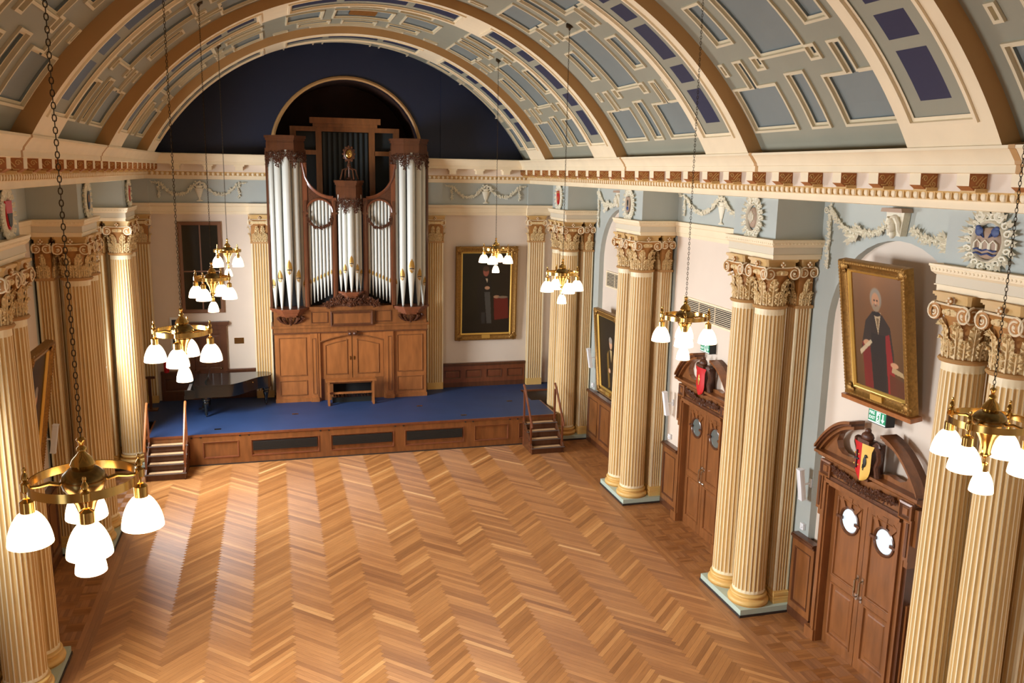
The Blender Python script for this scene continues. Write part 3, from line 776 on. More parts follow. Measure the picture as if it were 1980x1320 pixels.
def urn(m,x,z0,h):
    s=h/.6; b=len(m.v)
    m.lathe((0,0,0),[(.09,0),(.09,.02),(.03,.05),(.025,.1),(.05,.13),(.06,.17),(.115,.33),(.12,.37),(.085,.39),(.1,.42),(.13,.44),(.11,.46)],12,0)
    m.xf(b,lambda v:(x+v.x*s,-.01+v.y*s*.45,z0+v.z*s))
    rnd=random.Random(3)
    for i in range(12): m.ball((x+rnd.uniform(-.1,.1)*s,-.04,z0+(.48+rnd.uniform(0,.1))*s),.03*s,5,4,0)
    for q in(-1,1): m.tube([(x+q*(.11*s),-.03,z0+.36*s),(x+q*.17*s,-.03,z0+.44*s),(x+q*.12*s,-.03,z0+.47*s)],.012,5,0)
def swag_urn(loc,rot,label,hw,h):
    t=thing('plaster_swag',label,'plaster relief',loc,rot,'urn and garland reliefs on the friezes'); rnd=random.Random(5)
    for s in(-1,1):
        m=MB(); garland(m,sag(s*.12,h-.1,s*hw*.78,h-.1,.33*h/.66),.045,18,rnd); garland(m,drop(s*hw*.82,h-.08,.12),.04,16,rnd)
        garland(m,[(s*hw*.82,-.02,h-.08),(s*hw*.97,-.02,h-.06)],.035,16,rnd); m.build('garland',plaster,t)
    u=MB(); urn(u,0,.03,h*.95); u.build('urn',plaster,t)
swag_urn((6.99,16.9,7.1),ROT['R'],'white garland and urn relief on the right frieze above the air grille',2.1,.66)
swag_urn((4.48,28.19,7.1),ROT['B'],'white garland and urn relief on the frieze above the large dark portrait',1.4,.66)
swag_urn((-4.48,28.19,7.1),ROT['B'],'cream garland and urn relief on the frieze above the dark left window',1.4,.66)
def arch_swag(loc,rot,label):
    t=thing('plaster_swag',label,'plaster relief',loc,rot,'garland reliefs over the wall arches'); rnd=random.Random(8)
    for s in (-1,1):
        m=MB(); garland(m,sag(s*.3,7.42,s*1.05,7.38,.12),.06,16,rnd); garland(m,[(s*1.0,-.03,7.28),(s*1.12,-.03,7.18)],.1,18,rnd)
        garland(m,sag(s*1.15,7.28,s*1.68,7.62,.06),.05,16,rnd); garland(m,drop(s*1.72,7.66,6.6,8),.045,15,rnd)
        m.tube([(p,-.03,q) for p,q in scroll(s*1.85,7.62,.07,1.3,10,s)],.016,5,0)
        m.build('garland',plaster,t)
    # keystone head
    k=MB(); k.prism([(-.2,7.66),(.2,7.66),(.15,7.3),(-.15,7.3)],'y',-.12,0); 
    k.prism([(-.24,7.66),(.24,7.66),(.22,7.72),(-.22,7.72)],'y',-.2,0,1); k.build('keystone',[plaster,stone],t,smooth=0)
    h=MB(); h.ball((0,-.17,7.46),.095,16,12,0,(.82,.95,1.2)); h.ball((0,-.1,7.52),.115,14,10,0,(1.05,.9,.95)); h.ball((0,-.265,7.45),.014,6,5,0,(.9,1.2,2.0)); h.ball((0,-.14,7.33),.06,10,8,0,(.9,.9,1.2))
    for s in(-1,1):
        h.ball((s*.032,-.252,7.475),.012,6,4,0,(1.3,.6,.7)); h.tube([(s*.07,-.17,7.58),(s*.115,-.15,7.5),(s*.11,-.13,7.4),(s*.14,-.1,7.3)],[.035,.04,.035,.015],6,0); h.tube([(s*.02,-.25,7.495),(s*.05,-.24,7.497)],.006,4,0)
    h.tube([(-.02,-.262,7.41),(0,-.266,7.407),(.02,-.262,7.41)],.007,4,0); h.build('carved_head',plaster,t)
arch_swag((6.99,(PC+PD)/2,0),ROT['R'],'white garlands and carved head over the arch behind the nearest portrait')
arch_swag((6.99,(PA+PB)/2,0),ROT['R'],'white garlands over the right-hand arch nearest the stage')
# ------------------------------------------------------------------ wainscot
def wains(name,length,H,loc,rot,wm=wood,npan=3,depth=.11,drop_=0):
    m=MB(); L=length/2
    m.box(-L,L,-depth+.02,0,0,H-.06,0)
    m.box(-L,L,-depth-.005,0,0,.16,1); m.box(-L,L,-depth-.05,0,H-.06,H-.02,1); m.box(-L,L,-depth-.02,0,H-.1,H-.06,1); m.box(-L,L,-depth-.03,0,H-.02,H,1)
    w=2*L/npan
    for i in range(npan):
        x0=-L+w*i+.09; x1=-L+w*(i+1)-.09
        m.box(-L+w*i,x0-.0,-depth,0,.16,H-.1,0); m.box(x1,-L+w*(i+1),-depth,0,.16,H-.1,0)
        m.box(x0,x1,-depth,0,.16,.3,0); m.box(x0,x1,-depth,0,H-.24,H-.1,0)
        m.ring(rect(x0,x1,.3,H-.24),[(0,depth),(.0,depth+.012),(.02,depth+.008),(.035,depth-.02),(.09,depth-.015)],((0,0,0),(1,0,0),(0,0,1),(0,-1,0)),[1,1,1,0],0)
    o=m.build(name,[wm,woodd],kind='structure',smooth=0); o.location=loc; o.rotation_euler=rot; return o
for s,q in ((1,'R'),(-1,'L')):
    X=s*7.0
    wains('trim_11',3.84,1.64,(X,(PA+PB)/2,0),ROT[q],npan=4)
    for yc in ((PB+PC)/2,(PC+PD)/2):
        hl=((PB-PC) if yc>15 else (PC-PD))/2-.79; a=hl-1.25
        for g in(-1,1): wains('trim_11',a,1.64,(X,yc+g*(1.25+a/2),0),ROT[q],npan=1)
    wains('trim_11',2.2,.9,(X,27.15,.9),ROT[q],npan=2)
wains('trim_12',2.92,.83,(4.49,28.3,.9),ROT['B'],wm=mahog,npan=4,depth=.09)
wains('trim_12',1.15,.95,(-5.32,28.3,.9),ROT['B'],wm=woodd,npan=1,depth=.09)
wains('trim_12',.9,.95,(-3.5,28.3,.9),ROT['B'],wm=woodd,npan=1,depth=.09)
# ------------------------------------------------------------------ doors
def round_door(n,loc,rot,paneglass,lab):
    t=thing('door_%d'%n,lab,'door',loc,rot,kind='structure')
    m=MB(); hw=.87; H=2.95
    def sweep(m,prof,mi):
        # architrave path with ears
        path=[(-hw-.0,0),(-hw,H-.35),(-hw-.0,H),(hw,H),(hw,0)]
    # reveals and surround
    for s in(-1,1):
        def bx(a,b,d,z0,z1,mi): m.box(*sorted((s*(hw+a),s*(hw+b))),-d,0,z0,z1,mi)
        bx(0,.04,.22,0,H,0); bx(.04,.1,.25,0,H+.06,0); bx(.1,.18,.21,0,H+.14,0); bx(.18,.24,.17,0,H+.1,1); bx(.24,.28,.12,0,1.7,0)
        bx(.16,.29,.23,H-.5,H+.16,0); bx(.2,.25,.245,H-.44,H+.1,1); bx(.2,.35,.17,H-.25,H+.34,0); bx(.16,.27,.2,H-.62,H-.5,0); bx(.01,.27,.26,0,.2,0)
    m.box(-hw,hw,-.22,0,H,H+.04,0); m.box(-hw-.06,hw+.06,-.25,0,H+.04,H+.11,0); m.box(-hw-.14,hw+.14,-.21,0,H+.11,H+.16,1)
    m.box(-hw-.24,hw+.24,-.17,0,H+.16,H+.42,0)
    for s in(-1,1): m.ring(rect(min(s*.86,s*1.14),max(s*.86,s*1.14),H+.12,H+.4),[(0,.17),(0,.23),(.03,.24),(.06,.21),(.08,.21),(.09,.23)],((0,0,0),(1,0,0),(0,0,1),(0,-1,0)),[0,0,1,1,0],0)
    m.build('surround',[wood,woodd],t,smooth=0)
    c=MB(); Zc=H+.42
    c.prism([(0,Zc),(-.18,Zc),(-.2,Zc+.03),(-.24,Zc+.06),(-.28,Zc+.07),(-.28,Zc+.12),(0,Zc+.12)],'x',-1.28,1.28,0)
    c.build('hood_cornice',wood,t,smooth=0)
    # carved frieze
    r=random.Random(n); f=MB(); garland(f,[(-.78,-.2,H+.32),(-.3,-.22,H+.27),(0,-.23,H+.25),(.3,-.22,H+.27),(.78,-.2,H+.32)],.055,22,r)
    for s in(-1,1):
        for q in (.35,.62): f.tube([(p,-.23,z) for p,z in scroll(s*q,H+.3,.07,1.2,9,s)],.018,5,0)
    f.build('carved_frieze',woodc,t)
    # broken segmental pediment halves
    p=MB(); ZP=Zc+.12
    for s in (-1,1):
        N=12; outer=[]
        for i in range(N+1):
            x=1.27-(1.27-.38)*i/N; outer.append((s*x,ZP+.05+.70*(1-((x-.2)/1.09)**2.3)))
        tip=outer[-1]; inn=[(s*.40,tip[1]-.1),(s*.52,tip[1]-.14),(s*.70,ZP+.52),(s*.84,ZP+.38),(s*.89,ZP+.25),(s*.84,ZP+.13),(s*.72,ZP+.07),(s*.58,ZP+.07),(s*.46,ZP+.09),(s*.3,ZP+.06),(s*.3,ZP)]
        poly=outer+inn+[(s*1.27,ZP)]
        if s>0: poly=poly[::-1]
        p.prism(poly,'y',-.12,0,0)
        for (w0,w1,d,mi) in ((0,.05,.30,0),(.05,.09,.26,1),(.09,.15,.2,0)):     # raked mouldings following the curve
            for i in range(N):
                (x0,z0),(x1,z1)=outer[i],outer[i+1]
                vs=[]
                for (x,z) in ((x0,z0),(x1,z1)):
                    for w in (w0,w1): vs+= [(x,-d,z-w),(x,0,z-w)]
                p.mesh(vs,[(0,2,6,4),(0,4,5,1),(2,3,7,6)]+([(0,1,3,2)] if i==0 else [])+([(4,6,7,5)] if i==N-1 else []),mi)
    p.build('pediment',[wood,woodd],t,smooth=0)
    # two leaves
    for s in(-1,1):
        d=MB(); x0,x1=sorted((s*.006,s*(hw-.005))); y=-.05
        d.box(x0,x1,y,0,0,H,0)
        st=.11
        for a,b in ((x0,x0+st),(x1-st,x1)): d.box(a,b,y-.03,y,0,H,1)
        for a,b in ((0,.2),(1.2,1.34),(H-.16,H)): d.box(x0+st,x1-st,y-.03,y,a,b,1)
        d.ring(rect(x0+st,x1-st,.2,1.2),[(0,.08),(.0,.092),(.03,.088),(.04,.055),(.11,.055),(.13,.068)],fz(),1,1)
        cx=(x0+x1)/2; cz=2.45; ra=.215
        d.ring(rect(x0+st,x1-st,1.34,H-.16),[(0,.08),(0,.092),(.02,.088),(.03,.06)],fz(),1,1)
        d.box(x0+st-.005,x1-st+.005,y-.05,y-.0,1.3,1.345,1)
        for k,an in enumerate((55,90,125)):           # radiating blocks above the round light
            a=math.radians(an); u=Vector((math.cos(a),0,math.sin(a))); v=Vector((-math.sin(a),0,math.cos(a)))
            q=[Vector((cx,0,cz))+u*ra-v*.035,Vector((cx,0,cz))+u*ra+v*.035,Vector((cx,0,cz))+u*(ra+.2)+v*.055,Vector((cx,0,cz))+u*(ra+.2)-v*.055]
            d.prism([(w_.x,w_.z) for w_ in q],'y',y-.04,y,1)
        leafo=d.build('door_leaf',[woodl,wood],t,smooth=0)
        g=MB(); n_=24
        g.prism([(cx+ra*.93*math.cos(2*PI*i/n_),cz+ra*.93*math.sin(2*PI*i/n_)) for i in range(n_)],'y',y-.012,y-.006,0); g.build('round_pane',paneglass,leafo,smooth=0)
        g=MB(); g.ring([(cx+(ra+.035)*math.cos(2*PI*i/n_),cz+(ra+.035)*math.sin(2*PI*i/n_)) for i in range(n_)],[(0,.05),(0,.085),(.02,.095),(.045,.075),(.05,.055)],fz(),0,None)
        for a in (0,PI): g.box(*sorted((cx+math.cos(a)*(ra-.03),cx+math.cos(a)*(ra+.09))),y-.06,y-.02,cz-.02,cz+.02,0)
        for a in (0,PI): g.box(*sorted((cx+math.cos(a)*(ra-.05),cx+math.cos(a)*(ra+.03))),y-.055,y-.02,cz-.045+.02,cz+.045-.02,0)
        g.build('porthole_rim',woodd,leafo)
        h=MB(); hx=s*.06
        h.tube([(hx,y-.05,1.25),(hx,y-.1,1.28),(hx,y-.105,1.42),(hx,y-.1,1.56),(hx,y-.05,1.59)],.012,6,0)
        h.box(hx-.025,hx+.025,y-.045,y-.03,1.2,1.3,0); h.box(hx-.025,hx+.025,y-.045,y-.03,1.54,1.64,0); h.build('pull_handle',chrome,leafo)
    b=MB(); b.box(-hw,hw,-.07,-.02,0,.03); b.build('threshold',plinthd,t,smooth=0)
    return t
def bez(*a): return a
round_door(1,(7.0,(PC+PD)/2,0),ROT['R'],glassw,'double oak doors with bright round windows under the nearest broken pediment')
round_door(2,(7.0,(PB+PC)/2,0),ROT['R'],mat('dim_round_window_glass',(96,104,100),.1,spec=.8),'double oak doors with dim round windows under the farther broken pediment')
def crest(k,loc,rot,label):
    t=thing('heraldic_shield',label,'shield',loc,rot,'painted shields above the doors')
    m=MB()
    # curved shield face
    def sx(z): return .19*(1 if z>-.12 else max(.03,math.sqrt(max(0,1-((-.12-z)/.245)**2))))+(.05*(z-.15)/.1 if z>.15 else 0)
    N=12; zs=[.26-.62*i/N for i in range(N+1)]
    for i in range(N):
        for j in range(8):
            u0,u1=-1+j/4,-1+(j+1)/4; q=[]
            for u,z in ((u0,zs[i]),(u1,zs[i]),(u1,zs[i+1]),(u0,zs[i+1])): q.append((u*sx(z),-.31-.04*(1-u*u),z))
            m.poly(q,0 if (k==2 or j<4) else 1)
    m.build('shield_face',[redp,yelp],t)
    b=MB(); b.box(-.12,.12,-.28,0.0,-.36,.24,0)
    for s in(-1,1):
        b.tube([(s*.2,-.27,.3),(s*.27,-.24,.2),(s*.25,-.2,.05),(s*.22,-.22,-.1),(s*.26,-.2,-.3)],.05,7,0); b.tube([(p,-.26,q) for p,q in scroll(s*.24,.26,.07,1.2,9,s)],.025,6,0)
    b.build('scroll_backing',woodc,t)
    c=MB(); c.ball((0,-.26,.36),.1,10,6,0,(1.2,.9,.9)); c.ball((0,-.26,.46),.05,8,5,0); c.box(-.14,.14,-.34,-.18,.26,.32,0); c.build('crest_top',woodc,t)
    d=MB()
    if k==1:
        d.box(-.115,-.095,-.36,-.33,-.18,.12,0); d.box(-.16,-.05,-.36,-.33,-.03,-.005,0)
        for z in (.06,-.12): 
            for x in(-.15,-.06): d.ball((x,-.345,z),.018,6,4,1)
        d.ball((.08,-.345,-.03),1,12,8,0,(.04,.012,.09)); d.ball((.1,-.35,.07),1,10,6,0,(.028,.012,.03)); d.tube([(.07,-.35,-.1),(.06,-.35,-.17)],.01,5,0); d.tube([(.12,-.35,.07),(.145,-.345,.06)],[.012,.003],5,0); d.tube([(.06,-.345,-.08),(.03,-.34,-.16)],[.02,.008],5,0)
    else:
        d.ball((0,-.352,-.02),1,8,8,1,(.03,.01,.13)); d.ball((0,-.354,-.02),1,8,8,1,(.05,.008,.05))
    d.build('charge',[blk,goldl],t)
crest(1,(7.0,(PC+PD)/2-.05,3.74),ROT['R'],'red and yellow painted shield with a black bird above the nearest double doors')
crest(2,(7.0,(PB+PC)/2-.05,3.74),ROT['R'],'plain red painted shield with gold charge above the farther double doors')
# back left door and window
def back_door():
    t=thing('door_3','dark brown panelled door behind the grand piano','door',(-4.45,28.3,.9),(0,0,0),kind='structure')
    m=MB(); 
    m.box(-.56,-.42,-.1,0,0,2.35,0); m.box(.42,.56,-.1,0,0,2.35,0); m.box(-.56,.56,-.1,0,2.25,2.4,0); m.box(-.64,.64,-.17,0,2.4,2.5,0); m.box(-.6,.6,-.13,0,2.36,2.4,0)
    m.build('architrave',woodd,t,smooth=0)
    m=MB(); m.box(-.42,.42,-.05,0,0,2.25,0)
    for z0,z1 in ((.15,.85),(1.0,2.1)):
        for a,b in ((-.36,-.03),(.03,.36)): m.ring(rect(a,b,z0,z1),[(0,.05),(0,.065),(.02,.062),(.03,.045),(.08,.055)],fz(),0,0)
    m.build('leaf',woodd,t,smooth=0)
    k=MB(); k.ball((.36,-.09,1.0),.03,8,6); k.build('knob',brassd,t)
back_door()
def back_window():
    t=thing('window_1','tall dark four-pane window with brown frame left of the organ','window',(-4.54,28.3,3.68),(0,0,0),kind='structure')
    m=MB(); w=.63; h=2.83
    m.ring(rect(-w,w,0,h),[(0,0),(0,.07),(.03,.08),(.09,.05),(.11,.03)],fz(),0,None); m.build('frame',winf,t,smooth=0)
    m=MB(); m.box(-w+.1,w-.1,-.02,-.005,.1,h-.1,0); m.build('pane',glassd,t,smooth=0)
    m=MB(); m.box(-.02,.02,-.045,-.02,.1,h-.1,0); m.box(-w+.1,w-.1,-.045,-.02,1.28,1.32,0); m.build('glazing_bar',winf,t,smooth=0)
back_window()
def side_window(yc,n):
    t=thing('window_%d'%n,'tall window in the left wall hidden behind the columns','window',(-7.16,yc,1.9),ROT['L'],kind='structure')
    m=MB()
    for x in (-1.28,-.43,.43,1.28): m.box(x-.03,x+.03,-.0,.08,0,5.1)
    for z in (0,1.3,2.6,3.9,5.05): m.box(-1.3,1.3,0,.08,z,z+.05)
    m.build('glazing_bars',cream,t,smooth=0)
    g=MB(); g.box(-1.3,1.3,.03,.04,0,5.1); g.build('pane',mat('daylit_window_pane',(230,238,245),.3,emit=(.85,.93,1),estr=1.6),t,smooth=0)
for i,y in enumerate(ARCH): side_window(y,2+i)
# ------------------------------------------------------------------ pictures
def paint(w,h,bg,ops,nx=130,loc=(0,0,0)):
    ny=int(nx*h/w); V=[];F=[];C=[]
    def col(x,y):
        c=[a for a in bg(x,y)]
        for op in ops:
            if op[0]=='e':
                _,cx,cy,rx,ry,rc,soft=op; d=((x-cx)/rx)**2+((y-cy)/ry)**2; a=max(0,min(1,(1+soft-d)/max(soft,1e-3)))
            else:
                _,P,rc=op; ins=False; j=len(P)-1
                for i in range(len(P)):
                    if (P[i][1]>y)!=(P[j][1]>y) and x<(P[j][0]-P[i][0])*(y-P[i][1])/(P[j][1]-P[i][1])+P[i][0]: ins=not ins
                    j=i
                a=.92 if ins else 0
            if a>0: c=[c[k]*(1-a)+rc[k]*a for k in range(3)]
        return c
    for j in range(ny+1):
        for i in range(nx+1):
            V.append((-w/2+w*i/nx,0,h*(1-j/ny))); C.append(col(i/nx,j/ny))
    for j in range(ny):
        for i in range(nx): a=j*(nx+1)+i; F.append((a,a+nx+1,a+nx+2,a+1))
    me=bpy.data.meshes.new('canvas'); me.from_pydata(V,[],F); me.materials.append(paintm)
    at=me.color_attributes.new('Col','FLOAT_COLOR','POINT')
    for i,c in enumerate(C): at.data[i].color=(*srgb(c),1)
    return me
def portrait(label,loc,rot,W_,H_,fw,ops,bg,depth=.14,plaque=True,shelf=False,bits=True):
    t=thing('framed_portrait',label,'portrait',loc,rot,'oil portraits in gilt frames')
    m=MB(); fr=fz()
    m.ring(rect(-W_/2,W_/2,0,H_),[(0,-.0),(0,depth*.85),(.02,depth),(fw*.25,depth),(fw*.3,depth*.86),(fw*.62,depth*.62),(fw*.7,depth*.7),(fw*.8,depth*.66)],fr,0,None)
    m.ring(rect(-W_/2,W_/2,0,H_),[(fw*.8,depth*.66),(fw*.86,depth*.6),(fw,depth*.42),(fw,depth*.3)],fr,1,None)
    m.poly([(-W_/2,0,0),(W_/2,0,0),(W_/2,0,H_),(-W_/2,0,H_)],2)
    per=[]
    x=-W_/2+.03
    while x<W_/2-.02: per+=[(x,.03),(x,H_-.03)]; x+=.055
    z=.05
    while z<H_-.04: per+=[(-W_/2+.03,z),(W_/2-.03,z)]; z+=.055
    for x,z in per: m.ball((x,-depth,z),.019,5,3,0,(1,.6,1))
    if bits:
        for sx in(-1,1):
            for zz in (fw*.5,H_-fw*.5): 
                m.ball((sx*(W_/2-fw*.5),-depth*.9,zz),fw*.38,8,5,0,(1,.35,1))
                for k in range(5): a=k*1.25; m.ball((sx*(W_/2-fw*.5)+fw*.4*math.cos(a),-depth*.85,zz+fw*.4*math.sin(a)),fw*.2,6,4,0,(1,.5,1))
    m.build('gilt_frame',[gold,goldl,woodd],t)
    cm=paint(W_-2*fw,H_-2*fw,bg,ops); c=bpy.data.objects.new('canvas',cm); COL.objects.link(c); c.parent=t; c.location=(0,-depth*.32,fw)
    if plaque:
        p=MB(); p.box(-.14,.14,-depth*.95,-depth*.6,fw*.15,fw*.75); p.build('name_plate',goldl,t,smooth=0)
    if shelf:
        p=MB(); p.box(-W_/2-.05,W_/2+.05,-depth-.03,.02,-.08,-.01); p.build('support_ledge',woodl,t,smooth=0)
    return t
skin=(206,160,124)
ops1=[('p',[(.25,.40),(.40,.31),(.60,.33),(.74,.42),(.80,.66),(.78,.84),(.66,1),(.28,1),(.14,.64)],(38,31,27)),
 ('p',[(.16,.60),(.32,.56),(.36,1),(.18,1)],(112,26,24)),('p',[(.64,.50),(.72,.48),(.84,1),(.66,1)],(140,26,28)),('p',[(.32,.50),(.64,.50),(.62,1),(.37,1)],(27,25,25)),('p',[(.24,.42),(.34,.36),(.36,.62),(.20,.64)],(46,38,32)),
 ('p',[(.42,.31),(.57,.31),(.50,.50)],(206,184,146)),('p',[(.47,.36),(.53,.36),(.50,.47)],(120,96,62)),('e',.48,.325,.08,.02,(22,20,20),.2),
 ('e',.475,.20,.105,.085,(150,140,124),.5),('e',.47,.222,.072,.068,(196,146,108),.5),('e',.475,.272,.06,.032,(158,138,112),.6),('e',.447,.212,.016,.007,(70,46,32),.6),('e',.503,.212,.016,.007,(70,46,32),.6),('e',.473,.232,.012,.016,(216,166,128),.6),('e',.473,.254,.022,.005,(140,76,60),.5),
 ('e',.26,.60,.07,.026,(190,142,106),.4),('p',[(.10,.68),(.34,.56),(.37,.585),(.12,.72)],(190,174,140)),
 ('p',[(.70,.82),(1,.86),(1,1),(.70,1)],(84,42,22)),('p',[(.76,.75),(.96,.78),(.98,.82),(.74,.80)],(170,148,108)),('e',.80,.735,.07,.022,(186,138,102),.4)]
bg1=lambda x,y:tuple(a*(1.15-.5*abs(x-.45)-.35*y) for a in (128,86,46))
portrait('portrait of a white-haired person in black and red robes, tilting off the right wall',(6.97,(PC+PD)/2-.06,4.66),(math.radians(9.5),0,-PI/2),1.56,2.27,.2,ops1,bg1,.16,plaque=True,shelf=True)
ops2=[('p',[(.36,.28),(.52,.26),(.62,.40),(.58,.50),(.52,.86),(.38,.9),(.30,.5)],(26,24,22)),('e',.49,.225,.055,.055,(150,84,66),.5),('e',.49,.19,.06,.03,(70,50,36),.5),
 ('p',[(.48,.31),(.53,.31),(.52,.37)],(190,170,140)),('e',.52,.43,.05,.02,(176,132,100),.4),('p',[(.46,.48),(.58,.48),(.62,.88),(.52,.88)],(74,72,68)),('p',[(.40,.74),(.48,.74),(.48,.88),(.41,.88)],(52,50,48)),
 ('p',[(.66,.56),(.96,.56),(.98,.82),(.68,.84)],(104,30,22)),('e',.72,.545,.06,.018,(160,120,90),.4),('e',.85,.55,.1,.014,(120,100,80),.4)]
bg2=lambda x,y:(24+12*x,24+8*y*(1-y),17)
portrait('large dark portrait of a standing person beside a red table, right of the organ',(4.54,28.3,2.52),(math.radians(2),0,0),2.14,3.2,.24,ops2,bg2,.12)
ops3=[('p',[(.40,.45),(.62,.38),(.82,.45),(.86,.9),(.70,1),(.34,1),(.38,.6)],(40,32,20)),('e',.64,.33,.075,.075,skin,.4),('e',.64,.285,.08,.04,(150,140,128),.5),('p',[(.58,.42),(.70,.42),(.64,.60)],(196,172,120)),
 ('p',[(.40,.5),(.50,.44),(.52,.95),(.42,.98)],(128,98,42)),('p',[(.74,.44),(.80,.5),(.80,.95),(.73,.9)],(120,90,40)),('e',.52,.72,.05,.03,skin,.4)]
bg3=lambda x,y:(28-8*y,25-7*y,18)
portrait('portrait of a person in a gold-trimmed robe, on the right wall nearest the stage',(6.9,(PA+PB)/2,1.86),(math.radians(4.5),0,-PI/2),1.72,2.5,.2,ops3,bg3,.14,shelf=False)
portrait('plain gilt-framed dark portrait leaning off the left wall between two column pairs',(-6.97,(PB+PC)/2,2.2),(math.radians(9),0,PI/2),1.62,2.75,.2,ops3,bg3,.16)
# ------------------------------------------------------------------ wall fittings
def grille(loc,rot,label,L,H):
    t=thing('air_grille',label,'air vent',loc,rot,'air grilles high on the right wall')
    m=MB(); m.box(-L/2,L/2,-.01,.0,0,H); m.build('backing',gridk,t,smooth=0)
    m=MB(); m.ring(rect(-L/2-.05,L/2+.05,-.05,H+.05),[(0,0),(0,.03),(.045,.03),(.05,.01)],fz(),0,None)
    n=9
    for i in range(n):
        z=H*(i+.5)/n; m.box(-L/2,L/2,-.03,-.012,z-.006,z+.006,0)
    for x in [-L/2+L*k/4 for k in (1,2,3)]: m.box(x-.008,x+.008,-.035,-.01,0,H,0)
    m.build('slats',cream,t,smooth=0)
grille((7.0,(PB+PC)/2,4.95),ROT['R'],'long slatted air grille high on the wall between the two middle right column pairs',3.0,.37)
grille((7.13,(PA+PB)/2,4.94),ROT['R'],'slatted air grille under the right arch nearest the stage',2.5,.38)
def speaker(loc,s,label):
    t=thing('wall_speaker',label,'speaker',loc,(0,0,ROT['R' if s>0 else 'L'][2]),'slim white wall speakers')
    m=MB(); m.prism([(-.055,-.1),(.055,-.1),(.06,-.06),(.045,0),(-.045,0),(-.06,-.06)],'z',-.29,.29); b=len(m.v)
    m.box(-.062,.062,-.105,.005,.285,.3); m.box(-.062,.062,-.105,.005,-.3,-.285)
    m.xf(0,lambda v:(v.x*math.cos(.0),v.y*math.cos(.16)+v.z*math.sin(.16)*-1,v.z*math.cos(.16)+v.y*math.sin(.16)))
    m.build('cabinet',white,t,smooth=30)
    m=MB(); m.tube([(0,-.02,-.02),(0,.14,.0)],.018,6); m.box(-.03,.03,.13,.15,-.08,.08); m.build('bracket',white,t)
spk=[(PA,1,'white slim speaker on the right wall by the stage'),(PB,1,'white slim speaker beside the second right column pair from the stage'),(PC,1,'white slim speaker beside the third right column pair from the stage'),(PD,1,'white slim speaker at the far right edge, beside the nearest column pair'),
     (PB,-1,'white slim speaker on the left, beside the second left column pair'),(PA,-1,'white slim speaker high behind the left column pair by the steps')]
for yp,s,l in spk: speaker((s*6.84,yp-1.05 if yp<PA else yp-1.1,2.68),s,l)
def sensor(loc,s,label):
    m=MB(); m.box(-.05,.05,-.05,0,-.06,.06); m.ball((0,-.05,.0),.03,8,5,0); o=m.build('wall_sensor',white); o.location=loc; o.rotation_euler=ROT['R' if s>0 else 'L']; tag(o,label,'sensor','small white boxes under the speakers')
sensor((6.99,PB-1.0,1.80),1,'small white box on the wall below the second right speaker')
sensor((6.99,PC-.95,1.80),1,'small white box on the wall below the third right speaker')
sensor((6.99,PA-1.0,1.80),1,'small white box on the wall below the speaker by the stage')
def text(s,size,mat_,parent,loc,name='lettering'):
    cu_=bpy.data.curves.new(name,'FONT'); cu_.body=s; cu_.size=size; cu_.extrude=.001; cu_.align_x='LEFT'; cu_.offset=.0012
    o=bpy.data.objects.new(name,cu_); COL.objects.link(o); dg=bpy.context.evaluated_depsgraph_get(); me=bpy.data.meshes.new_from_object(o.evaluated_get(dg)); bpy.data.objects.remove(o)
    me.materials.clear(); me.materials.append(mat_)
    r=bpy.data.objects.new(name,me); COL.objects.link(r); r.parent=parent; r.location=loc; r.rotation_euler=(PI/2,0,0); return r
def exit_sign(loc,label):
    t=thing('fire_exit_sign',label,'exit sign',loc,ROT['R'],'green fire exit signs')
    m=MB(); m.box(-.215,.215,-.16,0,-.125,.125); m.build('case',signb,t,smooth=0)
    m=MB(); m.box(-.2,.2,-.166,-.16,-.11,.11,0); m.box(-.2,.2,-.168,-.164,.09,.11,1); m.box(-.2,.2,-.168,-.164,-.11,-.09,1); m.build('face_panel',[signg,signw],t,smooth=0)
    text('FIRE',.072,signw,t,(-.19,-.168,.018)); text('EXIT',.072,signw,t,(-.19,-.168,-.06))
    m=MB(); y=(-.169,-.165); b=len(m.v)
    m.box(-.015,.075,*y,-.08,.08,1)
    for p in ([(.02,.02),(.035,.04),(.055,.025),(.06,-.02),(.045,-.03),(.03,-.01)],[(.045,-.02),(.055,-.02),(.07,-.07),(.06,-.075)],[(.03,-.02),(.045,-.025),(.018,-.065),(.004,-.06)],[(.015,.01),(-.004,-.01),(.002,-.016),(.03,.006)]):
        m.prism(p,'y',-.171,-.168,0)
    m.ball((.05,-.169,.055),.013,8,4,0,(1,.2,1))
    m.prism([(.125,.07),(.15,.07),(.15,-.02),(.178,-.02),(.137,-.078),(.096,-.02),(.125,-.02)],'y',*y,1)
    m.build('pictogram',[signg,signw],t,smooth=0)
exit_sign((7.0,(PC+PD)/2-.1,4.44),'green FIRE EXIT sign with running figure under the nearest large portrait')
exit_sign((7.0,(PB+PC)/2+.1,4.42),'green exit sign half hidden behind a lit chandelier shade')
def plaque():
    m=MB(); m.box(-.145,.145,-.015,0,-.095,.095,0)
    for k in range(4): m.box(-.1,.1,-.0165,-.015,.055-.035*k,.06-.035*k,1)
    o=m.build('brass_plaque',[brassd,woodd],smooth=0); o.location=(-3.52,28.3,2.75); tag(o,'small brass plaque on the pale wall between the brown door and the organ','plaque')
plaque()
def notices():
    t=thing('framed_notice','white wall notice with dark panels, partly behind a chandelier at the left','notice',(-5.33,28.3,2.3),(0,0,0))
    m=MB(); m.box(-.22,.22,-.02,0,0,1.25); m.build('board',white,t,smooth=0)
    m=MB(); m.box(-.17,.17,-.024,-.02,.95,1.18); m.box(-.16,.16,-.024,-.02,.35,.6,0); m.build('dark_panel',navy,t,smooth=0)
notices()
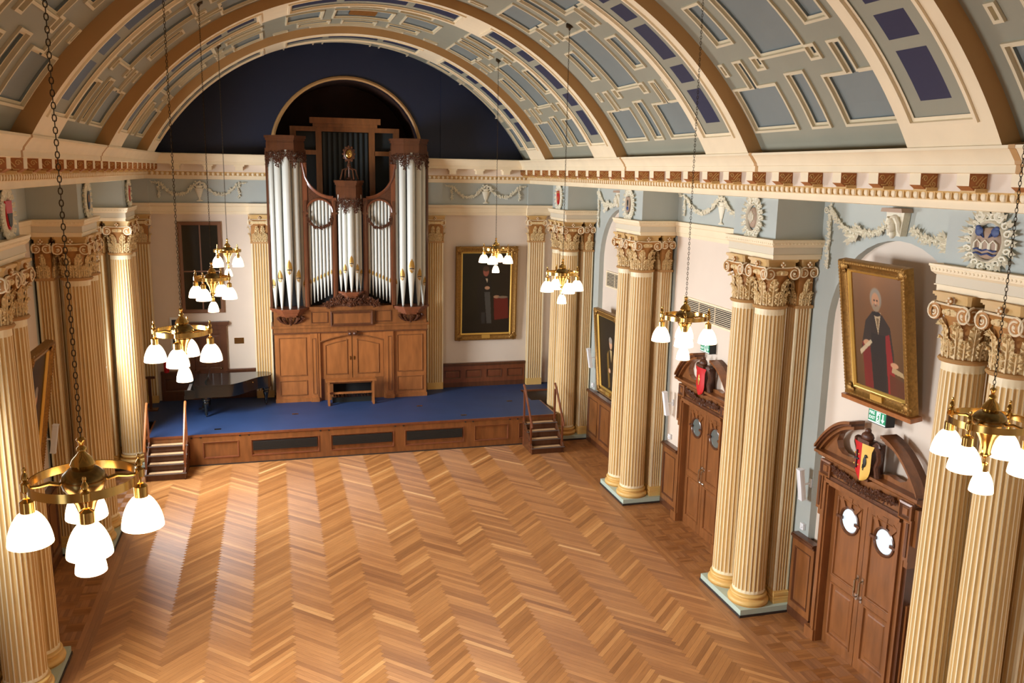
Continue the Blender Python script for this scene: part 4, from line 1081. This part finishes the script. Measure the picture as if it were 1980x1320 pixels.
def extinguisher():
    t=thing('fire_extinguisher','small red fire extinguisher standing by the left back wall','fire extinguisher',(-5.7,28.05,1.86),(0,0,0))
    m=MB(); m.lathe((0,0,0),[(0,0),(.075,0),(.08,.02),(.08,.33),(.06,.39),(.025,.42),(.02,.45)],14); m.build('cylinder',redp,t)
    m=MB(); m.tube([(0,0,.45),(0,0,.5)],.015,6); m.box(-.05,.02,-.012,.012,.48,.5); m.tube([(0,0,.46),(.06,0,.44),(.095,0,.3),(.09,0,.15)],.01,5); m.build('valve_and_hose',blk,t)
extinguisher()
# ------------------------------------------------------------------ stage
YS=24.32
def stage():
    t=thing('stage_platform','low oak-fronted stage with a blue floor in front of the organ','stage')
    m=MB(); z0,z1=.86,.9
    m.box(-5.82,5.82,YS,26.02,z0,z1); m.box(-7.0,5.5,26.02,28.3,z0,z1); m.box(5.5,7.0,27.4,28.3,z0,z1); m.box(5.5,5.56,26.02,27.4,z0,z1)
    m.build('deck',carpet,t,smooth=0)
    m=MB(); m.box(-5.84,5.84,YS-.03,YS-.001,.84,.9); m.box(5.821,5.87,YS,26.0,.85,.9); m.box(5.501,5.56,26.0,27.4,.84,.899); m.box(5.5,7.0,27.36,27.399,.84,.899); m.box(-5.87,-5.821,YS,26.0,.85,.9)
    m.build('edge_nosing',mahog,t,smooth=0)
    # front
    f=MB(); f.box(-5.8,5.8,YS+.03,YS+.08,0,.86,0); f.box(-5.8,5.8,YS-.01,YS+.03,0,.1,0); f.box(-5.8,5.8,YS-.01,YS+.03,.78,.86,0)
    f.box(-5.8,-5.74,YS+.03,28,0,.86,0); f.box(5.74,5.8,YS+.03,26,0,.86,0)
    edges=[-5.8,-4.6,-3.32,-1.12,1.02,3.12,4.5,5.8]
    for i,(a,b) in enumerate(zip(edges,edges[1:])):
        if i: f.box(a-.06,a+.06,YS-.01,YS+.03,.1,.78,0)
        f.ring(rect(a+.06,b-.06,.1,.78),[(0,.01),(.1,.01),(.105,.025),(.13,.02),(.14,-.015),(.16,-.015)],((0,YS,0),(1,0,0),(0,0,1),(0,-1,0)),[0,0,1,1,0],0)
    o=f.build('front_panelling',[wood,mahog],t,smooth=0)
    for a,b in zip(edges[2:5],edges[3:6]):
        g=MB(); g.box(a+.22,b-.22,YS-.03,YS+.02,.36,.62,0)
        for k in range(8): g.box(a+.22,b-.22,YS-.034,YS-.03,.375+k*.03,.385+k*.03,1)
        g.build('vent_grille',[gridk,blk],t,smooth=0)
    for x in edges[1:-1]:
        for dx in(-.12,.12):
            g=MB(); g.lathe((0,0,0),[(.03,0),(.022,.012),(.0,.014)],10); g.xf(0,lambda v:(x+dx+v.x,YS-.01-v.z,.82+v.y)); g.build('socket',blk,t)
    m=MB(); m.box(-5.82,5.82,YS-.03,YS,-.0,.03); m.build('skirting',plinthd,t,smooth=0)
    m=MB(); m.box(5.6,6.98,26.06,27.35,.3,.32); m.box(5.56,5.6,26.0,27.36,.0,.86); m.build('stairwell_lining',woodd,t,smooth=0)
stage()
for i,(x,y,l) in enumerate(((4.83,26.06,'small brass floor plate set in the stage, near the right steps'),(3.04,24.75,'brass floor trap at the stage front edge, right'),(-4.05,24.75,'brass floor trap at the stage front edge, left'),(-1.9,25.9,'small brass floor plate in the stage left of the organ bench'),(1.9,26.05,'small brass floor plate in the stage right of the organ bench'))):
    m=MB(); m.box(-.09,.09,-.05,.05,0,.006); m.box(-.05,.05,-.015,.015,.006,.012)
    o=m.build('floor_plate',brassd,smooth=0); o.location=(x,y,.9); tag(o,l,'floor plate','brass plates in the stage floor')
def steps(x,label):
    t=thing('stage_steps',label,'steps',(x,YS-.035,0),(0,0,0),'portable steps up to the stage')
    W2=.5
    m=MB()
    for i in range(4):
        z=.18*(i+1); y=-.98+.25*i
        m.box(-W2+.02,W2-.02,y+.02,y+.04,z-.18,z-.03,0)
    m.build('riser',woodd,t,smooth=0)
    for i in range(4):
        z=.18*(i+1); y=-.98+.25*i
        a=MB(); a.box(-W2-.02,W2+.02,y-.03,min(y+.27,-.008),z-.03,z,0); tr=a.build('tread',woodd,t,smooth=0)
        a=MB(); a.box(-W2+.08,W2-.08,y+.04,y+.2,z,z+.006,0); a.build('tread_mat',treadm,tr,smooth=0)
        a=MB(); a.box(-W2-.02,W2+.02,y-.035,y-.005,z-.012,z+.005,0); a.build('nosing',steel,tr,smooth=0)
    for s in(-1,1):
        a=MB(); a.prism([(-1.0,0),(-1.0,.2),(0,.88),(0,0)],'x',*sorted((s*W2,s*(W2-.03))),0); a.build('side_string',woodd,t,smooth=0)
        a=MB(); a.box(*sorted((s*(W2+.01),s*(W2-.04))),-.11,-.05,0,1.72,0); a.box(*sorted((s*(W2+.01),s*(W2-.04))),-.86,-.8,0,.96,0); a.build('post',mahog,t,smooth=0)
        a=MB(); a.tube([(s*(W2-.01),-.02,1.88),(s*(W2-.01),-.14,1.80),(s*(W2-.01),-.92,.90),(s*(W2-.01),-.95,.80)],.035,8); a.build('handrail',MATS['light_oak_varnish'] if x<0 else mahog,t)
steps(-5.31,'dark wooden steps with mat treads and pale handrails at the left end of the stage')
steps(5.28,'dark wooden steps with mat treads and reddish handrails at the right end of the stage')
# ------------------------------------------------------------------ organ
def organ():
    t=thing('pipe_organ','tall oak pipe organ with silver pipes and gold mouths, centre of the stage','pipe organ',(-.05,27.25,.9))
    Z=lambda z:z-.9
    def ogee(m,poly,z,steps_,mi=0):
        for g,z0,z1 in steps_:
            m.prism(inset(poly,-g),'z',z+z0,z+z1,mi)
    # base case
    for s in(-1,1):
        m=MB(); m.box(*sorted((s*1.3,s*2.38)),.05,.9,0,Z(3.1),0); m.box(*sorted((s*1.08,s*1.3)),-.02,.9,0,Z(3.1),0); m.box(*sorted((s*1.24,s*2.4)),.02,.9,0,.12,0); m.box(*sorted((s*1.06,s*1.32)),-.06,.9,0,.14,0)
        a,b=sorted((s*1.42,s*2.26))
        m.ring(rect(a,b,Z(1.75),Z(2.98)),[(0,-.05),(0,-.03),(.02,-.028),(.05,-.07),(.1,-.06)],fz(),1,0)
        m.ring(rect(a,b,Z(1.12),Z(1.6)),[(0,-.05),(0,-.03),(.02,-.028),(.05,-.07),(.1,-.06)],fz(),1,0)
        a,b=sorted((s*1.13,s*1.25)); m.ring(rect(a,b,Z(1.15),Z(2.95)),[(0,.02),(0,.035),(.02,.03),(.03,.01)],fz(),1,0)
        m.build('case_base',[woodl,wood],t,smooth=0)
    m=MB(); m.box(-2.4,2.4,.0,.9,Z(3.1),Z(3.3),0); m.box(-2.46,2.46,-.04,.9,Z(3.28),Z(3.36),0); m.box(-2.42,2.42,-.02,.9,Z(3.1),Z(3.14),1)
    m.box(-2.38,2.38,.02,.9,Z(3.36),Z(3.88),0); m.box(-1.3,1.3,-.02,.9,Z(3.84),Z(3.94),0)
    m.ring(rect(-.66,.66,Z(3.32),Z(3.8)),[(0,-.02),(0,.09),(.03,.1),(.05,.07),(.09,.06)],fz(),1,0)
    for s in(-1,1):
        a,b=sorted((s*.74,s*1.25)); m.ring(rect(a,b,Z(3.42),Z(3.78)),[(0,-.02),(0,.0),(.02,.0),(.03,-.03)],fz(),1,0)
    m.box(-.14,.14,-.12,.0,Z(3.02),Z(3.16),1); m.ball((-.07,-.1,Z(3.08)),.06,8,6,1); m.ball((.07,-.1,Z(3.08)),.06,8,6,1)
    m.build('impost',[wood,woodd],t,smooth=0)
    # console doors
    arc=[(1.0-2.0*i/12,Z(2.82)+.2*math.sin(PI*i/12)) for i in range(13)]
    m=MB(); n=len(arc)
    top=[(-1.08,Z(3.1)),(1.08,Z(3.1))]
    for i in range(12):
        (x0,z0),(x1,z1)=arc[i],arc[i+1]; m.poly([(x0,.03,z0),(x1,.03,z1),(x1,.03,Z(3.1)),(x0,.03,Z(3.1))]); m.poly([(x0,.03,z0),(x1,.03,z1),(x1,.09,z1),(x0,.09,z0)],1)
        m.tube([(x0,.02,z0),(x1,.02,z1)],.025,6,1)
    m.box(-1.08,-1.0,.0,.3,0,Z(3.1)); m.box(1.0,1.08,.0,.3,0,Z(3.1)); m.build('console_arch',[woodl,wood],t)
    for s in(-1,1):
        A=[(s*.01,Z(1.6)),(s*.99,Z(1.6)),(s*.99,Z(2.8))]+[(s*(.99-.98*i/8),Z(2.8)+.2*math.sin(PI/2*i/8)) for i in range(1,9)]
        if s<0: A=A[::-1]
        d=MB(); d.prism(A,'y',.08,.12,0)
        B=inset(A,.14); d.ring(B,[(0,-.08),(0,-.06),(.02,-.058),(.04,-.09),(.09,-.085)],fz(),1,0)
        dd=d.build('console_door',[woodl,wood],t,smooth=0)
        k=MB(); k.box(*sorted((s*.04,s*.08)),.065,.08,Z(2.2),Z(2.32)); k.ball((s*.06,.06,Z(2.26)),.014,6,4); k.build('lock_plate',brassd,dd,smooth=0)
    m=MB(); m.box(-1.0,1.0,.5,.55,0,Z(1.62),0); m.box(-1.0,-.62,.1,.5,0,Z(1.6),1); m.box(.62,1.0,.1,.5,0,Z(1.6),1); m.box(-1.0,1.0,.1,.5,Z(1.55),Z(1.6),1); m.build('knee_recess',[black,wood],t,smooth=0)
    # towers
    def tower(cx,hw,zs,zc0,zc1,front,pipes):
        P=[(cx-hw,.35),(cx-hw,.12),(cx-hw*.42,-front),(cx+hw*.42,-front),(cx+hw,.12),(cx+hw,.35)]
        s=MB(); ogee(s,P,Z(zs),((.05,-.06,0),(.0,-.12,-.06),(-.06,-.2,-.12),(-.14,-.27,-.2)),0); s.build('tower_shelf',mahog,t,smooth=0)
        c=MB(); rnd=random.Random(1)
        for i in range(5):
            a=-PI/2+(i-2)*.5; x=cx+hw*.75*math.sin((i-2)*.55); y=-front*.6*math.cos((i-2)*.6)
            c.tube([(x,y,Z(zs-.27)),(x*.8+cx*.2,y*.6,Z(zs-.4)),(cx+(x-cx)*.4,y*.3+.05,Z(zs-.5))],[.06,.05,.03],6,0); c.tube([(x+p,y-.03,Z(zs-.33)+q) for p,q in scroll(0,0,.05,1,7)],.018,5,0)
        c.ball((cx,.05,Z(zs-.52)),.05,8,6,0); c.build('corbel_carving',woodc,t)
        k=MB(); ogee(k,P,0,((.05,Z(zc1)-.07,Z(zc1)),(.02,Z(zc1)-.14,Z(zc1)-.07),(-.01,Z(zc1)-.2,Z(zc1)-.14),(.0,Z(zc0),Z(zc1)-.2)),0); k.build('tower_cornice',woodd,t,smooth=0)
        # pierced carving hanging over the pipe tops
        g=MB(); 
        for i in range(5):
            a,b=Vector(P[i]),Vector(P[i+1]); W3=(b-a).length
            if W3<.05: continue
            nn=max(3,int(W3/.055))
            for j in range(nn):
                u=(j+.5)/nn; p=a.lerp(b,u); L=.12+.36*abs(2*u-1)**1.2
                q=0
                while q<L:
                    foliage(g,Vector((p.x,p.y-.02,Z(zc0)-q)),.055,random); q+=.05
                if j%2==0: g.tube([(p.x+x_,p.y-.045,Z(zc0)-L*.55+z_) for x_,z_ in scroll(0,0,.06,1,7)],.013,4,0)
        g.build('pierced_carving',woodc,t)
    def pipe(x,y,zf,zm,zt,r,ang=0,mouth=True,seg=14):
        p=MB(); p.lathe((0,0,0),[(.18*r,0),(.3*r,.02),(r,zm-zf-.02),(r,zt-zf)],seg,0)
        p.lathe((0,0,0),[(r,zt-zf),(r*.9,zt-zf),(r*.88,zt-zf-.1)],seg,0)
        o=p.build('organ_pipe',pipem,t,loc=(x,y,Z(zf)))
        if mouth:
            q=MB(); h=zm-zf; w=.85
            def on(a,z): rr=r*1.02 if z>=h else r*1.02*((z/h)*.72+.28); return (rr*math.sin(a),-rr*math.cos(a),z)
            # pointed gilt leaf above and half-round lip below
            for z0,z1,a0,a1 in [(h-.02,h+.8*r,w,w*.9),(h+.8*r,h+1.7*r,w*.9,w*.6),(h+1.7*r,h+2.6*r,w*.6,.02),(h-.7*r,h-.02,w*.55,w),(h-1.1*r,h-.7*r,.05,w*.55)]:
                for k in range(4):
                    q.poly([on(-a0+2*a0*k/4,z0),on(-a0+2*a0*(k+1)/4,z0),on(-a1+2*a1*(k+1)/4,z1),on(-a1+2*a1*k/4,z1)],0)
            b=len(q.v); q.lathe((0,0,h),[(r*1.05,0),(r*1.05,.22*r)],6,1,-PI/2-.6,-PI/2+.6)
            oo=q.build('mouth',[pipeg,black],o,smooth=30); oo.rotation_euler=(0,0,ang)
    for s in(-1,1):
        cx=s*1.87
        tower(cx,.56,3.92,8.62,9.12,.3,None)
        for dx,y,zm,r in ((0,-.18,5.12,.125),(-.245,-.03,4.85,.108),(.245,-.03,4.85,.108),(-.43,.16,4.62,.085),(.43,.16,4.62,.085)):
            pipe(cx+dx,y,3.92,zm,8.7,r,ang=dx*1.4)
        for q in (-1,1):
            m=MB(); m.box(cx+q*.56-.035,cx+q*.56+.035,.12,.42,Z(3.9),Z(8.75)); m.build('tower_post',woodd,t,smooth=0)
    tower(0,.4,4.42,7.25,7.83,.28,None)
    for dx,y,zm,r in ((0,-.17,5.3,.1),(-.17,-.09,5.08,.082),(.17,-.09,5.08,.082),(-.3,.06,4.95,.062),(.3,.06,4.95,.062)): pipe(dx,y,4.42,zm,7.4,r,ang=dx*1.6)
    # carved cradle below the centre tower
    c=MB(); rnd=random.Random(2)
    c.prism([(-1.0,Z(3.94)),(1.0,Z(3.94)),(.72,Z(4.02)),(.45,Z(4.3)),(.36,Z(4.36)),(-.36,Z(4.36)),(-.45,Z(4.3)),(-.72,Z(4.02))],'y',-.05,.3,0); garland(c,[(-.8,-.08,Z(4.0)),(-.45,-.12,Z(4.15)),(0,-.3,Z(4.1)),(.45,-.12,Z(4.15)),(.8,-.08,Z(4.0))],.09,24,rnd)
    for s in(-1,1): c.tube([(p,-.12,q) for p,q in scroll(s*.55,Z(4.12),.12,1.3,10,s)],.035,6,0)
    c.build('carved_cradle',woodc,t)
    # flats
    for s in(-1,1):
        c=s*.91
        for xx in (s*.47,s*1.34):
            m=MB(); m.box(xx-.07,xx+.07,.02,.25,Z(3.94),Z(7.3 if abs(xx)<1 else 8.35),0); m.box(xx-.03,xx+.03,-.02,.02,Z(3.94),Z(7.2),1); m.box(xx-.09,xx+.09,-.02,.25,Z(6.8),Z(6.86),1); m.build('flat_post',[mahog,woodd],t,smooth=0)
        N=7
        for i in range(N):
            x=c+(i-(N-1)/2)*.107; u=(s*x-.55)/.8   # 0 inner, 1 outer
            u=max(0,min(1,u)); pipe(x,.14,4.32-.38*u,5.0-.36*u,7.28,.044,mouth=True,seg=10)
        # arch head and spandrel with concave top
        m=MB(); R=.375; n=14
        xi,xo=s*.5,s*1.4
        for i in range(n):
            a0,a1=PI*i/n,PI*(i+1)/n; p0=(c+R*math.cos(a0),Z(6.86)+R*math.sin(a0)); p1=(c+R*math.cos(a1),Z(6.86)+R*math.sin(a1))
            def topz(x):
                u=(s*x-.5)/.9; u=max(0,min(1,u)); return Z(7.3)+1.0*(1-math.sqrt(max(0,1-u*u)))
            m.poly([(p0[0],.05,p0[1]),(p1[0],.05,p1[1]),(p1[0],.05,topz(p1[0])),(p0[0],.05,topz(p0[0]))],1); m.poly([(p0[0],.05,p0[1]),(p1[0],.05,p1[1]),(p1[0],.2,p1[1]),(p0[0],.2,p0[1])],0)
        m.tube([(c+(R+.02)*math.cos(PI*i/n),.03,Z(6.86)+(R+.02)*math.sin(PI*i/n)) for i in range(n+1)],.035,6,0)
        pts=[(s*(.5+.9*i/12),.06,topz(s*(.5+.9*i/12))) for i in range(13)]
        m.tube(pts,.05,6,0); m.tube([(a,b-.05,z+.03) for a,b,z in pts],.03,6,0)
        m.box(*sorted((s*1.3,s*1.45)),-.0,.2,Z(8.2),Z(8.34),0)
        m.build('flat_arch',[mahog,woodc],t)
        g=MB(); garland(g,[(c+.36*math.sin(k*PI/8)*(1),-.0,Z(6.72)-.34*math.cos(k*PI/8)) for k in range(-4,5)],.045,26,random.Random(4)); g.build('pipe_garland',woodc,t)
    # finial on the centre tower
    f=MB(); f.lathe((0,0,Z(7.83)),[(.1,0),(.1,.05),(.04,.1),(.03,.35),(.07,.42),(.05,.5),(.03,.55)],10,0)
    for a in range(4): 
        an=a*PI/2+.4; f.tube([(.3*math.cos(an),.3*math.sin(an),Z(7.86)),(.22*math.cos(an),.22*math.sin(an),Z(8.15)),(.05*math.cos(an),.05*math.sin(an),Z(8.2))],.025,5,0)
    f.ring([(.15*math.cos(2*PI*i/16),Z(8.62)+.19*math.sin(2*PI*i/16)) for i in range(16)],[(-.0,-.02),(-.02,.05),(.03,.09),(.05,.05)],fz(),0,None)
    for i in range(12): a=2*PI*i/12; f.ball((.17*math.cos(a),-.03,Z(8.62)+.22*math.sin(a)),.04,6,4,0)
    fo=f.build('finial',woodc,t); f=MB(); f.ball((0,-.05,Z(8.62)),1,14,8,0,(.11,.05,.14)); f.ball((.03,-.095,Z(8.66)),.025,6,4,0); f.ball((-.04,-.095,Z(8.6)),.025,6,4,0); f.build('gilt_boss',brass,fo)
    # swell box frame behind
    m=MB(); Y=1.15
    m.box(-.92,-.74,Y,Y+.2,Z(5),Z(9.42)); m.box(.74,.92,Y,Y+.2,Z(5),Z(9.42)); m.box(-1.7,1.7,Y,Y+.2,Z(9.32),Z(9.46)); m.box(-1.0,1.0,Y-.04,Y+.25,Z(9.46),Z(9.56)); m.box(-1.1,1.1,Y-.08,Y+.3,Z(9.56),Z(9.74))
    for s in(-1,1): m.box(*sorted((s*1.52,s*1.7)),Y,Y+.2,Z(5),Z(9.4)); m.box(*sorted((s*.9,s*1.6)),Y,Y+.2,Z(8.6),Z(8.74))
    m.build('swell_box_frame',wood,t,smooth=0)
    m=MB(); m.box(-1.6,1.6,Y+.22,Y+.26,Z(4),Z(9.4),0)
    for i in range(9): m.box(-.7+.165*i,-.62+.165*i,Y+.14,Y+.22,Z(5),Z(9.3),1)
    m.build('swell_shutters',[mat('shutter_dark',(24,30,30),.6),mat('shutter_slate',(40,50,54),.5)],t,smooth=0)
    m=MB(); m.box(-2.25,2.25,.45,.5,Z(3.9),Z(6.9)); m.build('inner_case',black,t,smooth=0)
organ()
def bench():
    t=thing('organ_bench','plain oak organ bench in front of the organ doors','bench',(-.16,26.74,.9))
    m=MB(); m.box(-.78,.78,-.17,.17,.76,.81); m.build('seat',woodl,t,smooth=0)
    for s in(-1,1):
        m=MB(); m.prism([(-.15,0),(-.07,0),(-.06,.76),(-.14,.76)],'x',*sorted((s*.66,s*.72)),0); m.prism([(.15,0),(.07,0),(.06,.76),(.14,.76)],'x',*sorted((s*.66,s*.72)),0); m.box(*sorted((s*.66,s*.72)),-.16,.16,.7,.76); m.box(*sorted((s*.66,s*.72)),-.15,.15,.0,.05); m.build('leg',woodl,t,smooth=0)
    m=MB(); m.box(-.74,.74,-.03,.03,.34,.4); m.box(-.7,.7,-.02,.02,.68,.76); m.build('stretcher',woodl,t,smooth=0)
bench()
def pedals():
    t=thing('pedalboard','black organ pedalboard on the stage behind the bench','pedalboard',(-.1,27.15,.9))
    m=MB(); m.box(-.62,.62,-.18,-.14,0,.16); m.box(-.62,-.58,-.18,.35,0,.1); m.box(.58,.62,-.18,.35,0,.1); m.build('frame',blk,t,smooth=0)
    m=MB()
    for i in range(24): x=-.56+i*.0487; m.box(x-.012,x+.012,-.12,.35,.08,.12+(.04 if i%12 in (1,3,6,8,10) else 0)); 
    m.build('pedal_keys',[woodd],t,smooth=0)
pedals()
def piano():
    t=thing('grand_piano','black grand piano on the left of the stage, tail towards the organ','piano',(-3.72,26.72,.9),(0,0,0))
    # outline in xy: keyboard at -x, tail at +x, long straight side at +y
    B=[(-1.02,-.76),(-.1,-.76)]
    for i in range(1,13):
        u=i/12; x=-.1+1.15*u; y=-.76+ (.95*(3*u*u-2*u**3)); B.append((x,y))
    B+=[(1.13,.3),(1.16,.45),(1.12,.62),(1.02,.72),(.9,.76),(-1.02,.76)]
    m=MB(); m.prism(B,'z',.62,.96); m.build('case',ebony,t,smooth=30)
    L=MB(); L.prism(inset(B,-.025),'z',.965,.995); lo=L.build('lid',ebony,t,smooth=30)
    h=MB(); h.ball((.62,-.33,.92),.02,6,4); h.build('lid_catch',brass,t)
    k=MB(); k.box(-1.28,-1.02,-.76,-.7,.62,.86); k.box(-1.28,-1.02,.7,.76,.62,.86); k.box(-1.3,-1.02,-.76,.76,.6,.68); k.box(-1.04,-1.0,-.7,.7,.66,.95); k.build('key_bed',ebony,t,smooth=0)
    w=MB(); w.box(-1.27,-1.06,-.69,.69,.69,.715)
    w.build('white_keys',white,t,smooth=0)
    b=MB()
    for i in range(50):
        if i%7 in (2,6): continue
        y=-.68+1.36*(i+1)/52; b.box(-1.18,-1.06,y-.006,y+.006,.715,.73)
    b.build('black_keys',ebony,t,smooth=0)
    d=MB(); d.prism([(-.75,.995),(-.7,.995),(-.62,1.2),(-.64,1.2)],'y',-.4,.4); d.build('music_desk',ebony,t,smooth=0)
    for x,y in ((-.72,-.6),(-.72,.6),(.98,.45)):
        g=MB(); g.lathe((0,0,0),[(.02,.05),(.045,.06),(.05,.1),(.04,.14),(.06,.18),(.05,.22),(.06,.3),(.09,.42),(.075,.46),(.11,.5),(.1,.54),(.13,.56),(.13,.64)],12); g.xf(0,lambda v:(v.x+x,v.y+y,v.z)); lg=g.build('leg',ebony,t)
        g=MB(); g.ball((x,y,.03),.03,8,5,0,(.5,1,1)); g.tube([(x,y,.03),(x,y,.07)],.012,5); g.build('castor',brassd,lg)
    y=MB(); y.tube([(-.8,-.1,.62),(-.82,-.1,.15)],.018,6); y.tube([(-.8,.1,.62),(-.82,.1,.15)],.018,6); y.box(-.88,-.78,-.16,.16,.1,.16)
    for q in(-.08,0,.08): y.box(-.98,-.86,q-.015,q+.015,.09,.105)
    y.build('pedal_lyre',ebony,t)
piano()
def stand():
    t=thing('music_stand','dark wooden post and rail standing at the left end of the stage','stand',(-6.1,27.2,.9))
    m=MB(); m.box(-.04,.04,-.04,.04,0,1.05); m.box(-.2,.2,-.15,.15,0,.04); m.build('post',woodd,t,smooth=0)
    m=MB(); m.box(-.16,.16,-.03,.03,.98,1.05); m.build('rail',woodd,t,smooth=0)
stand()
# ------------------------------------------------------------------ chandeliers
def chandelier_proto():
    t=thing('brass_chandelier','','chandelier')
    m=MB(); m.lathe((0,0,0),[(0,.30),(.018,.295),(.03,.28),(.02,.265),(.014,.24),(.03,.225),(.032,.21),(.02,.2),(.03,.185),(.062,.15),(.078,.115),(.066,.085),(.05,.08)],20); m.build('top_cap',brass,t)
    m=MB(); m.lathe((0,0,0),[(.05,.095),(.09,.085),(.128,.05),(.142,.01),(.13,-.04),(.1,-.08),(.095,-.09)],28); m.build('body_bowl',brassd,t)
    m=MB(); m.lathe((0,0,0),[(.095,-.085),(.105,-.09),(.10,-.1),(.07,-.15),(.05,-.21),(.04,-.27),(.05,-.29),(.035,-.31),(.012,-.33),(.012,-.38)],20); m.build('stem_trumpet',brass,t)
    m=MB(); R=.325; m.lathe((0,0,0),[(R,-.028),(R+.008,-.03),(R+.008,.03),(R,.028),(R,-.028)],48); m.build('hoop',brass,t,smooth=60)
    def shade(name,x,y,z,r,h,parent):
        s=MB(); pr=[]
        for i in range(9):
            u=i/8; pr.append((r*(.30+.70*math.sin(u*PI/2*.92)**.85),-h*u**1.25))
        pr=[(p[0],p[1]) for p in pr]; 
        s.lathe((x,y,z),pr+[(pr[-1][0]-.004,pr[-1][1]-.003)]+[(p[0]-.006,p[1]-.001) for p in pr[::-1]],24); return s.build(name,shade_m,parent)
    for i in range(4):
        a=PI/2*i; c,s_=math.cos(a),math.sin(a)
        g=MB(); g.tube([(.12*c,.12*s_,-.01),(.2*c,.2*s_,.012),(.26*c,.26*s_,.0),(.325*c,.325*s_,.0)],[.012,.015,.011,.012],6)
        ar=g.build('arm',brass,t)
        g=MB(); g.lathe((.335*c,.335*s_,0),[(.0,.14),(.01,.135),(.014,.12),(.008,.105),(.02,.085),(.024,.06),(.012,.045),(.03,.03),(.03,-.02),(.012,-.035),(.01,-.075),(.03,-.085)],10); g.build('finial',brass,ar)
        g=MB(); g.lathe((.335*c,.335*s_,0),[(.02,-.07),(.04,-.085),(.045,-.09),(.045,-.165),(.05,-.17)],16); sk=g.build('shade_holder',brass,ar)
        shade('glass_shade',.335*c,.335*s_,-.16,.138,.215,sk)
    g=MB(); g.lathe((0,0,0),[(.0,-.36),(.03,-.375),(.034,-.39),(.034,-.45),(.04,-.455)],14); sk=g.build('bottom_holder',brass,t); shade('bottom_shade',0,0,-.445,.1,.19,sk)
    # chain
    H=10.97-6.13-.28
    ch=MB(); k=int(H/.036); p=H/k
    for i in range(k):
        zc=.29+p*(i+.5); pts=[]
        for j in range(8):
            a=2*PI*j/8; u=.0115*math.cos(a); w=(p*.62)*math.sin(a); pts.append((u,0,zc+w) if i%2 else (0,u,zc+w))
        ch.tube(pts,.0038,3,0,True)
    ch.build('chain',iron,t)
    r=MB(); r.lathe((0,0,.28+H),[(.0,-.06),(.02,-.05),(.03,-.02),(.07,.0),(.075,.05),(.06,.09)],12); r.build('ceiling_rose',iron,t)
    return t
ch0=chandelier_proto()
CH=[(3.42,22.55,-.5,'brass chandelier in front of the large dark portrait, right of the organ'),(3.41,16.9,.07,'brass chandelier in front of the right column pair by the stage'),(3.43,11.33,-.47,'brass chandelier hanging before the long air grille on the right'),(3.55,5.8,-1.23,'large brass chandelier at the right edge, in front of the nearest columns'),
    (-3.46,22.55,.84,'smallest brass chandelier on the left, in front of the dark window'),(-3.47,16.9,-.43,'brass chandelier overlapping the bottom of the dark left window'),(-3.48,11.33,-.1,'brass chandelier above the left stage steps'),(-3.58,5.9,.21,'largest brass chandelier, nearest the viewer at lower left')]
for i,(x,y,rz,l) in enumerate(CH):
    c=ch0 if i==0 else copy_tree(ch0)
    place(c,(x,y,6.13),(0,0,rz),l,'brass chandeliers on chains')
